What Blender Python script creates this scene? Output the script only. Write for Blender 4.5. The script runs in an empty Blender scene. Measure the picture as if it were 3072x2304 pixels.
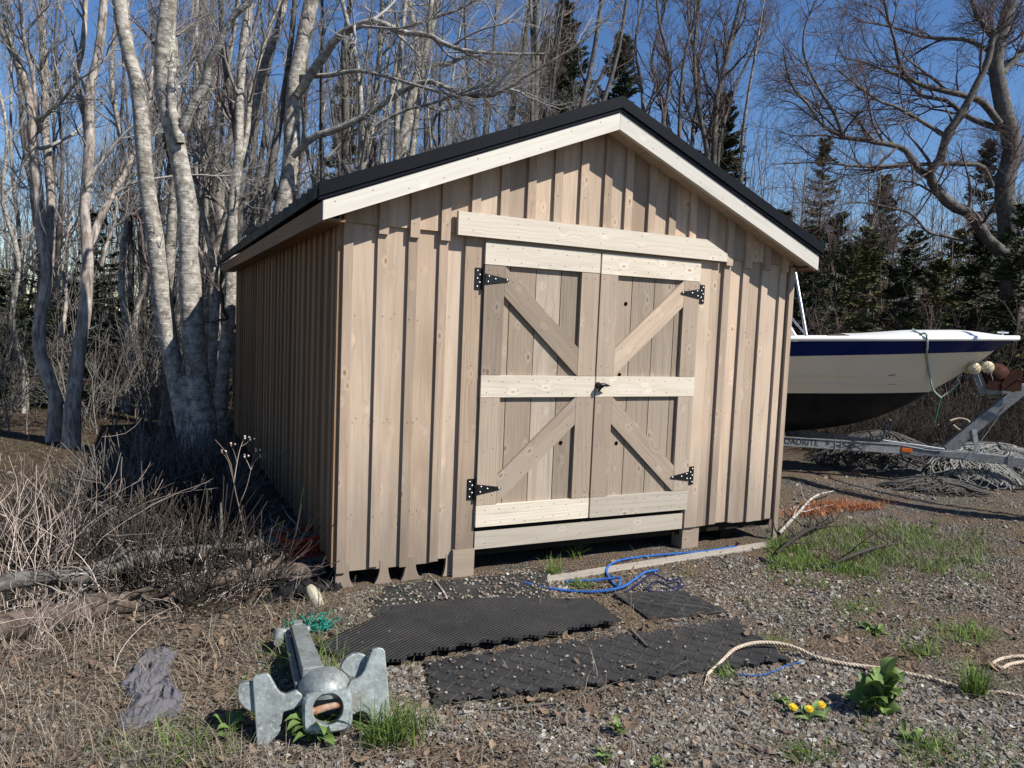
import bpy, math, random
import numpy as np
from mathutils import Vector, Matrix
random.seed(7)
RNG = np.random.default_rng(11)
PI = math.pi
SC = bpy.context.scene
COL = SC.collection
# ------------------------------------------------------------------ camera geometry (solved from the photograph)
FPX = 2248.43
CAM = np.array([-1.054, -4.5679, 1.5719])
def _rot(rx, ry, rz):
    cz, sz, cx, sx, cy, sy = math.cos(rz), math.sin(rz), math.cos(rx), math.sin(rx), math.cos(ry), math.sin(ry)
    return (np.array([[cz,-sz,0],[sz,cz,0],[0,0,1]]) @ np.array([[1,0,0],[0,cx,-sx],[0,sx,cx]]) @ np.array([[cy,0,sy],[0,1,0],[-sy,0,cy]]))
RC = _rot(-.077, -.041, -.4537)
RIGHT = np.array([.8988, -.4383, 0.]); FWD = np.array([.4383, .8988, 0.]); UP = np.array([0, 0, 1.])
GZ = -.11
def ray(u, v): return RC @ np.array([(u-1536)/FPX, 1, -(v-1152)/FPX])
def at(u, v, z=GZ):
    d = ray(u, v); return CAM + d*(z-CAM[2])/d[2]
def pt(u, v, depth): return CAM + ray(u, v)*depth
def ony(u, v, y):
    d = ray(u, v); return CAM + d*(y-CAM[1])/d[1]
def sstep(x): x = np.clip(x, 0, 1); return x*x*(3-2*x)
def ground(x, y):
    x = np.asarray(x, float); y = np.asarray(y, float)
    a = (x-CAM[0])*RIGHT[0]+(y-CAM[1])*RIGHT[1]; b = (x-CAM[0])*FWD[0]+(y-CAM[1])*FWD[1]
    h = .50*sstep((b-10.6)/4.5)*sstep((a-2.0)/3.0)
    near = np.clip((np.maximum(np.maximum(-1.2-x, x-4.6), np.maximum(-2.6-y, y-6.3)))/1.5, 0, 1)
    h = h + near*(.03*np.sin(x*1.3+y*.7)+.025*np.sin(y*1.9-x*.6+1))
    h = h + .55*sstep((b-14)/20)*(1+.5*np.sin(x*.21+.5))
    return GZ + h
# ------------------------------------------------------------------ materials
class NG:
    def __init__(s, name):
        s.m = bpy.data.materials.new(name); s.m.use_nodes = True
        s.nt = s.m.node_tree; s.nt.nodes.clear()
        s.out = s.nt.nodes.new('ShaderNodeOutputMaterial'); s.b = s.nt.nodes.new('ShaderNodeBsdfPrincipled')
        s.nt.links.new(s.b.outputs[0], s.out.inputs[0])
    def node(s, t, ins=None, **props):
        n = s.nt.nodes.new(t)
        for k, v in props.items(): setattr(n, k, v)
        for k, v in (ins or {}).items(): s.put(n.inputs[k], v)
        return n
    def put(s, sock, v):
        if isinstance(v, bpy.types.NodeSocket): s.nt.links.new(v, sock)
        else:
            if hasattr(sock.default_value, '__len__') and not hasattr(v, '__len__'): v = (v,)*len(sock.default_value)
            if hasattr(v, '__len__') and len(v) == 3 and len(sock.default_value) == 4: v = (*v, 1)
            sock.default_value = v
    def math(s, op, a, b=0., c=0., clamp=False):
        n = s.node('ShaderNodeMath', {0: a, 1: b, 2: c}, operation=op); n.use_clamp = clamp; return n.outputs[0]
    def vmul(s, v, k): return s.node('ShaderNodeVectorMath', {0: v, 1: k}, operation='MULTIPLY').outputs[0]
    def noise(s, vec, scale, detail=3., rough=.55, dist=0., out=0):
        return s.node('ShaderNodeTexNoise', {'Vector': vec, 'Scale': scale, 'Detail': detail, 'Roughness': rough, 'Distortion': dist}).outputs[out]
    def voro(s, vec, scale, feature='F1', rand=1.):
        return s.node('ShaderNodeTexVoronoi', {'Vector': vec, 'Scale': scale, 'Randomness': rand}, feature=feature)
    def ramp(s, fac, stops, interp='LINEAR'):
        n = s.node('ShaderNodeValToRGB', {0: fac}); r = n.color_ramp; r.interpolation = interp
        while len(r.elements) < len(stops): r.elements.new(.5)
        for e, (p, c) in zip(r.elements, stops):
            e.position = p; e.color = (*c, 1) if hasattr(c, '__len__') else (c, c, c, 1)
        return n.outputs[0]
    def mix(s, f, a, b, blend='MIX'):
        n = s.nt.nodes.new('ShaderNodeMix'); n.data_type = 'RGBA'; n.blend_type = blend
        s.put(n.inputs[0], f); s.put(n.inputs[6], a); s.put(n.inputs[7], b); return n.outputs[2]
    def mapr(s, x, a, b, c=0., d=1., clamp=True):
        return s.node('ShaderNodeMapRange', {0: x, 1: a, 2: b, 3: c, 4: d}, clamp=clamp).outputs[0]
    def comb(s, x, y, z=0.): return s.node('ShaderNodeCombineXYZ', {0: x, 1: y, 2: z}).outputs[0]
    def sep(s, v): return s.node('ShaderNodeSeparateXYZ', {0: v}).outputs
    def attr(s, n): return s.node('ShaderNodeAttribute', attribute_name=n)
    def obj(s): return s.node('ShaderNodeTexCoord').outputs['Object']
    def uv(s): return s.node('ShaderNodeTexCoord').outputs['UV']
    def bump(s, h, strength=.5, dist=.01): return s.node('ShaderNodeBump', {'Height': h, 'Strength': strength, 'Distance': dist}).outputs[0]
    def fin(s, color, rough=.8, normal=None, metal=0., spec=.3):
        s.put(s.b.inputs['Base Color'], color); s.put(s.b.inputs['Roughness'], rough); s.put(s.b.inputs['Metallic'], metal)
        s.put(s.b.inputs['Specular IOR Level'], spec)
        if normal is not None: s.nt.links.new(normal, s.b.inputs['Normal'])
        return s.m

def wood(name, ca, cb, alt, knot, grain=.55, rough=.75, blotch=.35, knots=.5, lowtone=0.):
    g = NG(name); U, V, _ = g.sep(g.uv())
    rnd = g.attr('rnd').outputs['Fac']
    vk = g.voro(g.comb(g.math('MULTIPLY', U, 9.), g.math('MULTIPLY', V, 5.2)), 1.)
    dist = vk.outputs['Distance']; kr = g.sep(vk.outputs['Color'])[0]
    has = g.math('GREATER_THAN', kr, 1-knots)
    warp = g.math('MULTIPLY', g.mapr(dist, .42, .0, 0, .05), has)
    low = g.noise(g.comb(g.math('MULTIPLY', U, 3.), g.math('MULTIPLY', V, .4)), 1., 1.)
    gu = g.math('ADD', g.math('ADD', U, warp), g.math('MULTIPLY', low, .06))
    ringn = g.noise(g.comb(g.math('MULTIPLY', gu, 7.), g.math('MULTIPLY', V, .22)), 1., 0.)
    ring = g.math('MULTIPLY_ADD', g.math('SINE', g.math('MULTIPLY', ringn, 62.)), .5, .5)
    ring = g.math('POWER', ring, 2.2)
    streak = g.noise(g.comb(g.math('MULTIPLY', gu, 170.), g.math('MULTIPLY', V, 3.2)), 1., 3., .6)
    f = g.math('ADD', g.math('MULTIPLY', ring, .45*grain), g.math('MULTIPLY', g.mapr(streak, .35, .7), .75*grain), clamp=True)
    c = g.mix(f, ca, cb)
    c = g.mix(g.math('MULTIPLY', g.math('FRACT', g.math('MULTIPLY', rnd, 7.3)), .75), c, g.mix(f, alt, g.mix(.45, alt, cb)))
    bl = g.noise(g.comb(g.math('MULTIPLY', U, 5.), g.math('MULTIPLY', V, 1.3), 3.), 1., 4.)
    c = g.mix(g.mapr(bl, .5, .75, 0, blotch), c, g.mix(.5, cb, (.19, .175, .16)))
    c = g.mix(g.math('MULTIPLY', g.math('MULTIPLY', g.mapr(dist, .24, .15), has), .4), c, tuple(min(.8, x*1.25) for x in ca))
    ko = g.math('MULTIPLY', g.mapr(dist, .125, .085), has); ki = g.math('MULTIPLY', g.mapr(dist, .06, .03), has)
    c = g.mix(g.math('MULTIPLY', ko, .55), c, knot); c = g.mix(g.math('MULTIPLY', ki, .55), c, (.07, .04, .025))
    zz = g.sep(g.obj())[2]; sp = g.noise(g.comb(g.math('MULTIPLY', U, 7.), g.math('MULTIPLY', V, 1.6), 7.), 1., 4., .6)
    if lowtone: c = g.mix(g.math('MULTIPLY', g.mapr(g.math('ADD', zz, g.math('MULTIPLY', sp, -1.1)), .25, -.45), lowtone), c, (.17, .14, .115))  # greyer brown towards the board bottoms, with a noisy edge
    st = g.noise(g.comb(g.math('MULTIPLY', U, 11.), g.math('MULTIPLY', V, .9), 11.), 1., 4., .65)
    c = g.mix(g.mapr(st, .60, .78, 0, .45), c, (.22, .19, .165))
    k = g.mapr(rnd, 0, 1, .68, 1.14)
    c = g.mix(1., c, g.comb(k, k, k), 'MULTIPLY')
    sawn = g.noise(g.comb(g.math('MULTIPLY', U, 6.), g.math('MULTIPLY', V, 160.)), 1., 2.)
    h = g.math('ADD', g.math('MULTIPLY', f, -1.), g.math('MULTIPLY', sawn, .4))
    return g.fin(c, rough, g.bump(h, .35, .002), spec=.2)

W_CLAD = wood('sawn_cladding', (.50,.38,.28), (.275,.185,.12), (.45,.37,.29), (.22,.115,.06), grain=.62, knots=.75, lowtone=.6)
W_DOOR = wood('weathered_door_boards', (.36,.30,.24), (.18,.14,.105), (.34,.26,.19), (.16,.10,.06), grain=.65, knots=.85)
W_RAIL = wood('pale_rail_boards', (.57,.51,.42), (.37,.30,.22), (.55,.51,.44), (.25,.16,.10), grain=.6, blotch=.25, knots=.8)
W_RAKE = wood('silvered_rake_board', (.56,.525,.46), (.36,.325,.27), (.53,.51,.475), (.25,.18,.12), grain=.4, blotch=.3)
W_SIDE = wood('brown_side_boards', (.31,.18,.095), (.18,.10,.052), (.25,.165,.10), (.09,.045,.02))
W_OLD = wood('grey_weathered_timber', (.34,.31,.27), (.19,.165,.135), (.30,.27,.23), (.12,.09,.07), grain=.8)

def simple(name, col, rough=.6, metal=0., spec=.4, nscale=12., namt=.25, bump=0., bscale=80., dark=None):
    g = NG(name); o = g.obj()
    n = g.noise(o, nscale, 4.)
    d = dark or tuple(c*.55 for c in col)
    c = g.mix(g.mapr(n, .35, .75, 0, namt*2), col, d)
    nr = g.bump(g.noise(o, bscale, 3.), bump, .004) if bump else None
    rr = g.mapr(n, .3, .7, rough*.85, min(1, rough*1.15))
    return g.fin(c, rr, nr, metal, spec)
M_ROOF = simple('black_painted_metal', (.005,.0065,.010), .55, 0., .10, 5., .25)
M_DARKVOID = simple('void_shade', (.025,.02,.016), 1., namt=.3, spec=.05)  # near-black colour stands in for shade below the floor and in door gaps
M_IRON = simple('black_iron', (.012,.012,.013), .38, .3, .5, 30., .2, .15)
M_NAIL = simple('rusty_nail_head', (.06,.045,.035), .6, .3)
M_SCREW = simple('bright_screw_head', (.55,.54,.52), .35, .8)
M_HOLE = simple('knot_hole_void', (.006,.005,.004), 1., spec=0.)
M_CREAM = simple('cream_gelcoat', (.74,.65,.50), .3, 0., .3, 3., .08)
M_WHITE = simple('white_gelcoat', (.80,.80,.77), .25, 0., .5, 4., .05)
M_BLUE = simple('navy_blue_gelcoat', (.003,.014,.10), .2, 0., .15, 3., .2)
M_ANTI = simple('black_antifouling', (.010,.010,.011), .6, 0., .15, 6., .5, .25, 30.)
M_GLASS = simple('tinted_windscreen', (.05,.055,.06), .06, 0., .5)
M_ALU = simple('aluminium_tube', (.62,.63,.65), .35, .85, .5, 20., .15)
def galv_mat(name, base, rust):
    g = NG(name); o = g.obj()
    v = g.voro(o, 55.).outputs['Color']; n = g.noise(o, 9., 5., .65); n2 = g.noise(o, 70., 3.)
    c = g.mix(g.mapr(n, .35, .7), base, tuple(x*.52 for x in base))
    dr = g.noise(g.vmul(o, (26., 26., 5.)), 1., 4., .6); c = g.mix(g.mapr(dr, .56, .72, 0, .55), c, (.15,.14,.125))
    v = g.sep(v)[0]; c = g.mix(.16, c, g.comb(v, v, v), 'OVERLAY')
    c = g.mix(g.mapr(n2, .58, .72, 0, .35), c, (.62,.64,.63))
    c = g.mix(g.mapr(g.noise(o, 6.3, 6., .75), .56, .70, 0, rust), c, (.20,.13,.06))
    return g.fin(c, g.mapr(n, .3, .7, .42, .66), g.bump(g.math('ADD', n2, n), .28, .004), .35, .5)
M_GALV = galv_mat('galvanised_anchor_zinc', (.285,.32,.31), .7)
M_TRAIL = galv_mat('galvanised_trailer_steel', (.23,.235,.24), .55)
M_RUST = simple('red_rusted_steel', (.055,.022,.014), .85, .1, .2, 25., .5, .4, 120.)
M_ORUST = simple('orange_rust_bolt', (.20,.075,.035), .9, 0., .2, 30., .4, .4, 150., dark=(.50,.40,.30))
M_AMBER = simple('amber_lens', (.65,.13,.02), .25)
M_ROLL = simple('cream_plastic_roller', (.60,.52,.33), .45, 0., .4, 20., .2)
M_LETTER = simple('black_lettering', (.012,.012,.014), .6)
M_TYRE = simple('tyre_rubber', (.018,.018,.018), .85)
def rubber(name, ribbed):
    g = NG(name); o = g.obj(); U, V, _ = g.sep(g.uv())
    n = g.noise(o, 5., 5., .65); n2 = g.noise(o, 160., 2.)
    c = g.mix(g.mapr(n, .35, .7), (.014,.014,.015), (.036,.035,.034))
    c = g.mix(g.mapr(g.noise(o, 2.3, 6., .75), .54, .70, 0, .4), c, (.075,.068,.058))
    c = g.mix(g.mapr(g.noise(g.vmul(o, (3., 14., 1.)), 1., 5., .7), .62, .70, 0, .35), c, (.12,.112,.10))
    c = g.mix(g.mapr(n2, .66, .74, 0, .5), c, (.20,.19,.17))
    h = n2
    if ribbed:
        rib = g.math('SINE', g.math('MULTIPLY', V, 2*PI/.022))
        h = g.math('ADD', g.math('MULTIPLY', n2, .3), g.math('MULTIPLY', rib, 1.2))
        c = g.mix(g.mapr(rib, .2, -.8, 0, .6), c, (.010,.010,.010))
    return g.fin(c, .72, g.bump(h, .8, .003), spec=.3)
M_RIB = rubber('ribbed_black_rubber', True); M_MAT = rubber('black_rubber', False)
def rope_mat(name, a, b): return simple(name, a, .8, 0., .2, 60., .45, .4, 300., dark=b)
M_BROPE = rope_mat('blue_polypropylene', (.03,.13,.40), (.018,.06,.20)); M_WROPE = rope_mat('pale_nylon_rope', (.55,.46,.36), (.34,.26,.19))
M_NROPE = rope_mat('navy_rope', (.018,.022,.075), (.012,.012,.03)); M_TROPE = rope_mat('pale_teal_rope', (.36,.44,.38), (.16,.24,.22))
M_NET = rope_mat('grey_net_twine', (.27,.27,.255), (.10,.10,.095)); M_DNET = rope_mat('dark_net_twine', (.09,.085,.08), (.04,.036,.034)); M_TEAL = rope_mat('sea_green_twine', (.025,.22,.17), (.01,.09,.07))
M_CLOTH = simple('washed_grey_cloth', (.125,.12,.135), .95, 0., .1, 8., .3, .5, 220.)
M_RED = simple('faded_red_plastic', (.42,.055,.03), .5, 0., .35, 12., .35)
M_FLOAT = simple('yellowed_white_float', (.40,.37,.27), .5, 0., .3, 9., .35)
M_BLACKSHEET = simple('near_black_sheet', (.010,.010,.011), .8, spec=.15)
def bark(name, a, b, dark, scale=1., band=True, moss=.0):
    g = NG(name); o = g.obj()
    X, Y, Z = g.sep(o)
    n = g.noise(o, 7.*scale, 5., .65)
    c = g.mix(g.mapr(n, .38, .62), a, b)
    if band:
        bd = g.noise(g.vmul(o, (9., 9., 55.)), 1., 3., .6)
        c = g.mix(g.mapr(bd, .56, .70, 0, .75), c, dark)
        li = g.noise(o, 16., 3., .6); c = g.mix(g.mapr(li, .58, .66, 0, .7), c, tuple(min(.75, x*1.35) for x in a))
    else:
        bd = g.noise(g.vmul(o, (28., 28., 4.)), 1., 3., .6); c = g.mix(g.mapr(bd, .45, .65, 0, .8), c, dark)
    if moss: c = g.mix(g.mapr(g.noise(o, 3.3, 4., .6), .55, .7, 0, moss), c, (.20,.20,.10))
    return g.fin(c, .9, g.bump(g.math('ADD', n, bd), .8, .012), spec=.15)
B_PALE = bark('pale_maple_bark', (.40,.37,.325), (.145,.13,.11), (.055,.046,.038), 1.6, moss=.35)
B_BROWN = bark('peeling_brown_bark', (.42,.375,.33), (.25,.205,.172), (.075,.057,.047), band=False)
B_DARK = bark('dark_grey_bark', (.135,.125,.115), (.075,.067,.06), (.03,.026,.022), moss=.15)
B_BIRCH = bark('white_birch_bark', (.66,.63,.58), (.48,.45,.40), (.09,.075,.06))
B_SPR = bark('spruce_bark', (.13,.10,.08), (.07,.055,.045), (.03,.025,.02), band=False)
M_TWIG = simple('grey_twigs', (.34,.32,.295), .85, 0., .2, 1.2, .55, dark=(.15,.135,.12))
M_TWIGF = simple('shaded_wood_twigs', (.17,.155,.14), .85, 0., .2, 1.2, .55, dark=(.075,.066,.058))  # darker copy of the grey twigs; deep-wood shade put into the colour
M_TWIGD = simple('red_brown_twigs', (.135,.10,.088), .85, 0., .2, 1.2, .55, dark=(.06,.043,.04))
def leafmat(name, a, b, rough=.6, trans=.0):
    g = NG(name); r = g.attr('rnd').outputs['Fac']
    c = g.ramp(r, [(0, b), (.5, a), (1, tuple(min(1, x*1.45) for x in a))])
    m = g.fin(c, rough, spec=.25)
    if trans:
        t = g.node('ShaderNodeBsdfTranslucent', {'Color': c}); ms = g.node('ShaderNodeMixShader', {0: trans})
        g.nt.links.new(g.b.outputs[0], ms.inputs[1]); g.nt.links.new(t.outputs[0], ms.inputs[2]); g.nt.links.new(ms.outputs[0], g.out.inputs[0])
    return m
L_SPR = leafmat('spruce_needles', (.040,.052,.020), (.014,.020,.009), .7)
L_SPRG = leafmat('yellow_green_needles', (.085,.090,.028), (.030,.036,.014), .7)
L_GRASS = leafmat('fresh_grass', (.125,.19,.04), (.045,.075,.018), .6, .3)
L_DRY = leafmat('dry_straw', (.21,.18,.135), (.07,.055,.042), .85, .1)
L_STEM = leafmat('bleached_dead_stems', (.40,.33,.28), (.16,.12,.10), .85)
L_WEED = leafmat('broad_weed_leaf', (.13,.20,.055), (.045,.08,.02), .55, .3)
L_BROWN = leafmat('dead_brown_leaves', (.145,.10,.068), (.05,.035,.026), .9)
L_ORANGE = leafmat('orange_dead_needles', (.30,.115,.05), (.14,.055,.03), .9)
L_YEL = leafmat('dandelion_yellow', (.58,.40,.012), (.42,.25,.0), .7)
L_GOLD = leafmat('dark_dead_twigs', (.045,.037,.03), (.015,.012,.010), .9)
def stone_mat():
    g = NG('crushed_stone'); r = g.attr('rnd').outputs['Fac']
    c = g.ramp(r, [(0,(.04,.034,.028)),(.2,(.105,.085,.065)),(.38,(.165,.15,.13)),(.52,(.21,.205,.19)),(.64,(.16,.11,.072)),(.76,(.27,.22,.16)),(.90,(.32,.31,.275)),(1,(.45,.43,.385))])
    n = g.noise(g.obj(), 150., 2.)
    c = g.mix(g.mapr(n, .35, .7, 0, .35), c, (.07,.062,.055))
    return g.fin(c, .85, spec=.25)
M_STONE = stone_mat()
def ground_mat():
    g = NG('gravel_and_forest_floor'); o = g.obj(); X, Y, Z = g.sep(o)
    v = g.voro(o, 62.); v2 = g.voro(o, 130.); vb = g.voro(o, 24.)
    r1 = g.sep(v.outputs['Color'])[0]; r2 = g.sep(v2.outputs['Color'])[1]
    st = g.ramp(r1, [(0,(.04,.034,.03)),(.3,(.11,.098,.085)),(.6,(.175,.165,.15)),(.85,(.24,.215,.18)),(1,(.42,.39,.34))])
    st = g.mix(g.mapr(v.outputs['Distance'], .38, .62, 0, .75), st, (.05,.04,.033))
    dirt = g.ramp(g.noise(o, 45., 5., .7), [(.25,(.04,.028,.018)),(.5,(.125,.09,.06)),(.68,(.22,.168,.115)),(.8,(.34,.275,.20))])
    dirt = g.mix(g.math('MULTIPLY', r2, .45), dirt, (.15,.115,.085))
    m = g.noise(o, 1.7, 5., .62); m2 = g.noise(o, 8., 4., .6)
    mask = g.mapr(g.math('ADD', m, g.math('MULTIPLY', g.math('SUBTRACT', m2, .5), .5)), .40, .54)
    c = g.mix(mask, st, dirt)
    # forest floor away from the gravel yard
    b = g.math('ADD', g.math('MULTIPLY', X, .4383), g.math('MULTIPLY', Y, .8988))
    a = g.math('ADD', g.math('MULTIPLY', X, .8988), g.math('MULTIPLY', Y, -.4383))
    fl = g.math('ADD', g.mapr(b, 5.2, 6.6), g.math('MULTIPLY', g.mapr(a, -.4, -1.6), g.mapr(b, -2.6, -.8)), clamp=True)
    floor = g.ramp(g.noise(o, 14., 6., .72), [(.3,(.018,.013,.009)),(.5,(.075,.052,.034)),(.65,(.15,.11,.068)),(.78,(.26,.20,.13))])
    floor = g.mix(g.mapr(g.noise(o, 1.1, 4.), .55, .7, 0, .6), floor, (.07,.075,.022))
    c = g.mix(fl, c, floor)
    c = g.mix(g.math('MULTIPLY', g.mapr(g.noise(o, 1.2, 5., .65), .60, .70), .55), c, (.07,.095,.03))
    h = g.math('ADD', g.math('MULTIPLY', v.outputs['Distance'], -.9), g.math('ADD', g.math('MULTIPLY', v2.outputs['Distance'], -.4), g.math('MULTIPLY', g.noise(o, 40., 5., .7), .7)))
    return g.fin(c, .95, g.bump(h, 1., .022), spec=.15)
M_GROUND = ground_mat()
# ------------------------------------------------------------------ object helpers
def tag(o, label=None, cat=None, group=None, kind=None):
    if label: o['label'] = label
    if cat: o['category'] = cat
    if group: o['group'] = group
    if kind: o['kind'] = kind
    return o
def empty(name, loc, label, cat, group=None):
    o = bpy.data.objects.new(name, None); COL.objects.link(o); o.location = [float(c) for c in loc]; o.empty_display_size = .1
    return tag(o, label, cat, group)
def link(name, me, parent=None):
    o = bpy.data.objects.new(name, me); COL.objects.link(o)
    if parent is not None:
        o.parent = parent
        p = parent; off = Vector((0, 0, 0))
        while p is not None: off += p.location; p = p.parent
        o.location = -off          # meshes are written in world coordinates
    return o
def copy_tree(o, loc, rz=0., sc=1., parent=None):
    c = o.copy(); COL.objects.link(c)
    if parent is None: c.location = [float(q) for q in loc]; c.rotation_euler = (0, 0, rz); c.scale = (sc, sc, sc)
    else: c.parent = parent
    for ch in list(o.children): copy_tree(ch, None, parent=c)
    return c
class MB:
    """collects solids and links them as one mesh object; uv runs along the grain vector"""
    def __init__(s): s.v, s.f, s.m, s.uv, s.r, s.sm = [], [], [], [], [], []
    def solid(s, vs, fs, mat=0, g=(0,0,1), smooth=False, rnd=None):
        b = len(s.v); vs = [tuple(float(c) for c in p) for p in vs]; s.v += vs
        r = random.random() if rnd is None else rnd; s.r += [r]*len(vs)
        o1, o2 = random.uniform(0, 60), random.uniform(0, 60); g = Vector(g).normalized()
        for f in fs:
            P = [Vector(vs[i]) for i in f]; n = Vector((0, 0, 0))
            for i in range(len(P)): n += P[i].cross(P[(i+1) % len(P)])
            a = n.normalized().cross(g) if n.length > 1e-12 else Vector((1, 0, 0)); gg = g
            if a.length < .3:
                a = g.orthogonal().normalized(); gg = g.cross(a)*.1
            else: a.normalize()
            s.f.append([b+i for i in f]); s.m.append(mat); s.sm.append(smooth)
            s.uv += [(p.dot(a)+o1, p.dot(gg)+o2) for p in P]
        return s
    def box(s, x0, x1, y0, y1, z0, z1, mat=0, g=None, T=None, rnd=None):
        vs = [(x, y, z) for x in (x0, x1) for y in (y0, y1) for z in (z0, z1)]
        if g is None:
            d = (x1-x0, y1-y0, z1-z0); k = d.index(max(d)); g = [0, 0, 0]; g[k] = 1
        fs = [(0,1,3,2),(4,6,7,5),(0,4,5,1),(2,3,7,6),(0,2,6,4),(1,5,7,3)]
        if T: vs = [T(*p) for p in vs]
        return s.solid(vs, fs, mat, g, rnd=rnd)
    def prism(s, poly, a, b, f, mat=0, g=(0,0,1), smooth=False, rnd=None):
        """poly: 2D points; f(p, t) gives the 3D point at extrusion t"""
        n = len(poly); vs = [f(p, a) for p in poly]+[f(p, b) for p in poly]
        fs = [list(range(n)), list(range(2*n-1, n-1, -1))]+[[(i+1) % n, i, n+i, n+(i+1) % n] for i in range(n)]
        return s.solid(vs, fs, mat, g, smooth, rnd)
    def beam(s, p, q, w, h, up=(0,0,1), mat=0, rnd=None, w2=None, h2=None):
        p = Vector(p); q = Vector(q); d = (q-p).normalized(); sd = d.cross(Vector(up)).normalized(); u = sd.cross(d)
        w2 = w2 or w; h2 = h2 or h
        vs = [p+sd*a*w/2+u*c*h/2 for a in (-1,1) for c in (-1,1)]+[q+sd*a*w2/2+u*c*h2/2 for a in (-1,1) for c in (-1,1)]
        fs = [(0,1,3,2),(4,6,7,5),(0,4,5,1),(2,3,7,6),(0,2,6,4),(1,5,7,3)]
        return s.solid(vs, fs, mat, d, rnd=rnd)
    def tube(s, pts, r, k=8, mat=0, caps=True, rnd=None):
        pts = [Vector([float(c) for c in p]) for p in pts]; n = len(pts); rs = r if hasattr(r, '__len__') else [r]*n
        vs = []; prev = None
        for i, p in enumerate(pts):
            t = (pts[min(i+1, n-1)]-pts[max(i-1, 0)]).normalized()
            if prev is None: e = t.orthogonal().normalized()
            else:
                e = prev-t*prev.dot(t); e = e.normalized() if e.length > 1e-6 else t.orthogonal().normalized()
            prev = e; w = t.cross(e)
            for j in range(k):
                a = 2*PI*j/k; vs.append(p+(e*math.cos(a)+w*math.sin(a))*rs[i])
        fs = [(i*k+j, i*k+(j+1) % k, (i+1)*k+(j+1) % k, (i+1)*k+j) for i in range(n-1) for j in range(k)]
        s.solid(vs, fs, mat, (0,0,1), True, rnd)
        if caps: s.solid(vs[:k], [list(range(k))[::-1]], mat, rnd=rnd); s.solid(vs[-k:], [list(range(k))], mat, rnd=rnd)
        return s
    def lathe(s, c, axis, prof, k=16, mat=0):
        c = Vector(c); ax = Vector(axis).normalized(); e = ax.orthogonal().normalized(); w = ax.cross(e)
        vs = [c+ax*h+(e*math.cos(2*PI*j/k)+w*math.sin(2*PI*j/k))*max(r, 1e-4) for r, h in prof for j in range(k)]
        n = len(prof)
        fs = [(i*k+j, i*k+(j+1) % k, (i+1)*k+(j+1) % k, (i+1)*k+j) for i in range(n-1) for j in range(k)]
        return s.solid(vs, fs, mat, ax, True)
    def build(s, name, mats, parent=None, bevel=0.):
        me = bpy.data.meshes.new(name); me.from_pydata(s.v, [], s.f)
        for m in (mats if isinstance(mats, (list, tuple)) else [mats]): me.materials.append(m)
        me.polygons.foreach_set('material_index', s.m); me.polygons.foreach_set('use_smooth', s.sm)
        l = me.uv_layers.new(name='UVMap'); l.data.foreach_set('uv', np.array(s.uv, np.float32).ravel())
        a = me.attributes.new('rnd', 'FLOAT', 'POINT'); a.data.foreach_set('value', np.array(s.r, np.float32))
        me.update(); o = link(name, me, parent)
        if bevel:
            b = o.modifiers.new('edge', 'BEVEL'); b.width = bevel; b.segments = 2; b.limit_method = 'ANGLE'; b.angle_limit = math.radians(40)
        return o
class TB:
    """numpy collector for big meshes: tubes, strips, stones"""
    def __init__(s): s.v, s.q, s.r, s.n = [], [], [], 0
    def add(s, V, Q, rnd):
        V = np.asarray(V, np.float32).reshape(-1, 3); s.v.append(V); s.q.append(np.asarray(Q, np.int64).reshape(-1, 4)+s.n)
        s.r.append(np.broadcast_to(np.asarray(rnd, np.float32).ravel(), (len(V),)) if np.size(rnd) == 1 else np.asarray(rnd, np.float32).ravel()); s.n += len(V)
    def tubes(s, P, R, k=3):
        T, n, _ = P.shape
        t = np.gradient(P, axis=1); t /= np.linalg.norm(t, axis=2, keepdims=True)+1e-9
        ref = np.where(np.abs(t[:, :1, 2:3]) > .8, np.array([1., 0, 0]), np.array([0, 0, 1.]))
        e = np.cross(t, np.broadcast_to(ref, t.shape)); e /= np.linalg.norm(e, axis=2, keepdims=True)+1e-9
        w = np.cross(t, e); a = 2*PI*np.arange(k)/k
        V = P[:, :, None]+R[:, :, None, None]*(e[:, :, None]*np.cos(a)[None, None, :, None]+w[:, :, None]*np.sin(a)[None, None, :, None])
        i = np.arange(n-1)[:, None]; j = np.arange(k)[None]
        q = np.stack([i*k+j, i*k+(j+1) % k, (i+1)*k+(j+1) % k, (i+1)*k+j], -1).reshape(-1, 4)
        Q = (q[None]+(np.arange(T)*n*k)[:, None, None]).reshape(-1, 4)
        s.add(V, Q, np.repeat(RNG.random(T), n*k))
    def strips(s, P, Wd, rnd=None):
        """P (T,n,3) centre lines, Wd (T,n,3) half-width vectors"""
        T, n, _ = P.shape; V = np.stack([P-Wd, P+Wd], 2)
        i = np.arange(n-1); q = np.stack([i*2, i*2+1, i*2+3, i*2+2], -1)
        Q = (q[None]+(np.arange(T)*n*2)[:, None, None]).reshape(-1, 4)
        s.add(V, Q, np.repeat(RNG.random(T) if rnd is None else rnd, n*2))
    def build(s, name, mat, parent=None, smooth=True):
        V = np.concatenate(s.v); Q = np.concatenate(s.q); me = bpy.data.meshes.new(name); nf = len(Q)
        me.vertices.add(len(V)); me.vertices.foreach_set('co', V.astype(np.float32).ravel())
        me.loops.add(nf*4); me.loops.foreach_set('vertex_index', Q.astype(np.int32).ravel())
        me.polygons.add(nf); me.polygons.foreach_set('loop_start', np.arange(0, nf*4, 4, dtype=np.int32))
        me.polygons.foreach_set('use_smooth', np.full(nf, smooth)); me.update(calc_edges=True)
        a = me.attributes.new('rnd', 'FLOAT', 'POINT'); a.data.foreach_set('value', np.concatenate(s.r).astype(np.float32))
        me.materials.append(mat); return link(name, me, parent)
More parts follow.
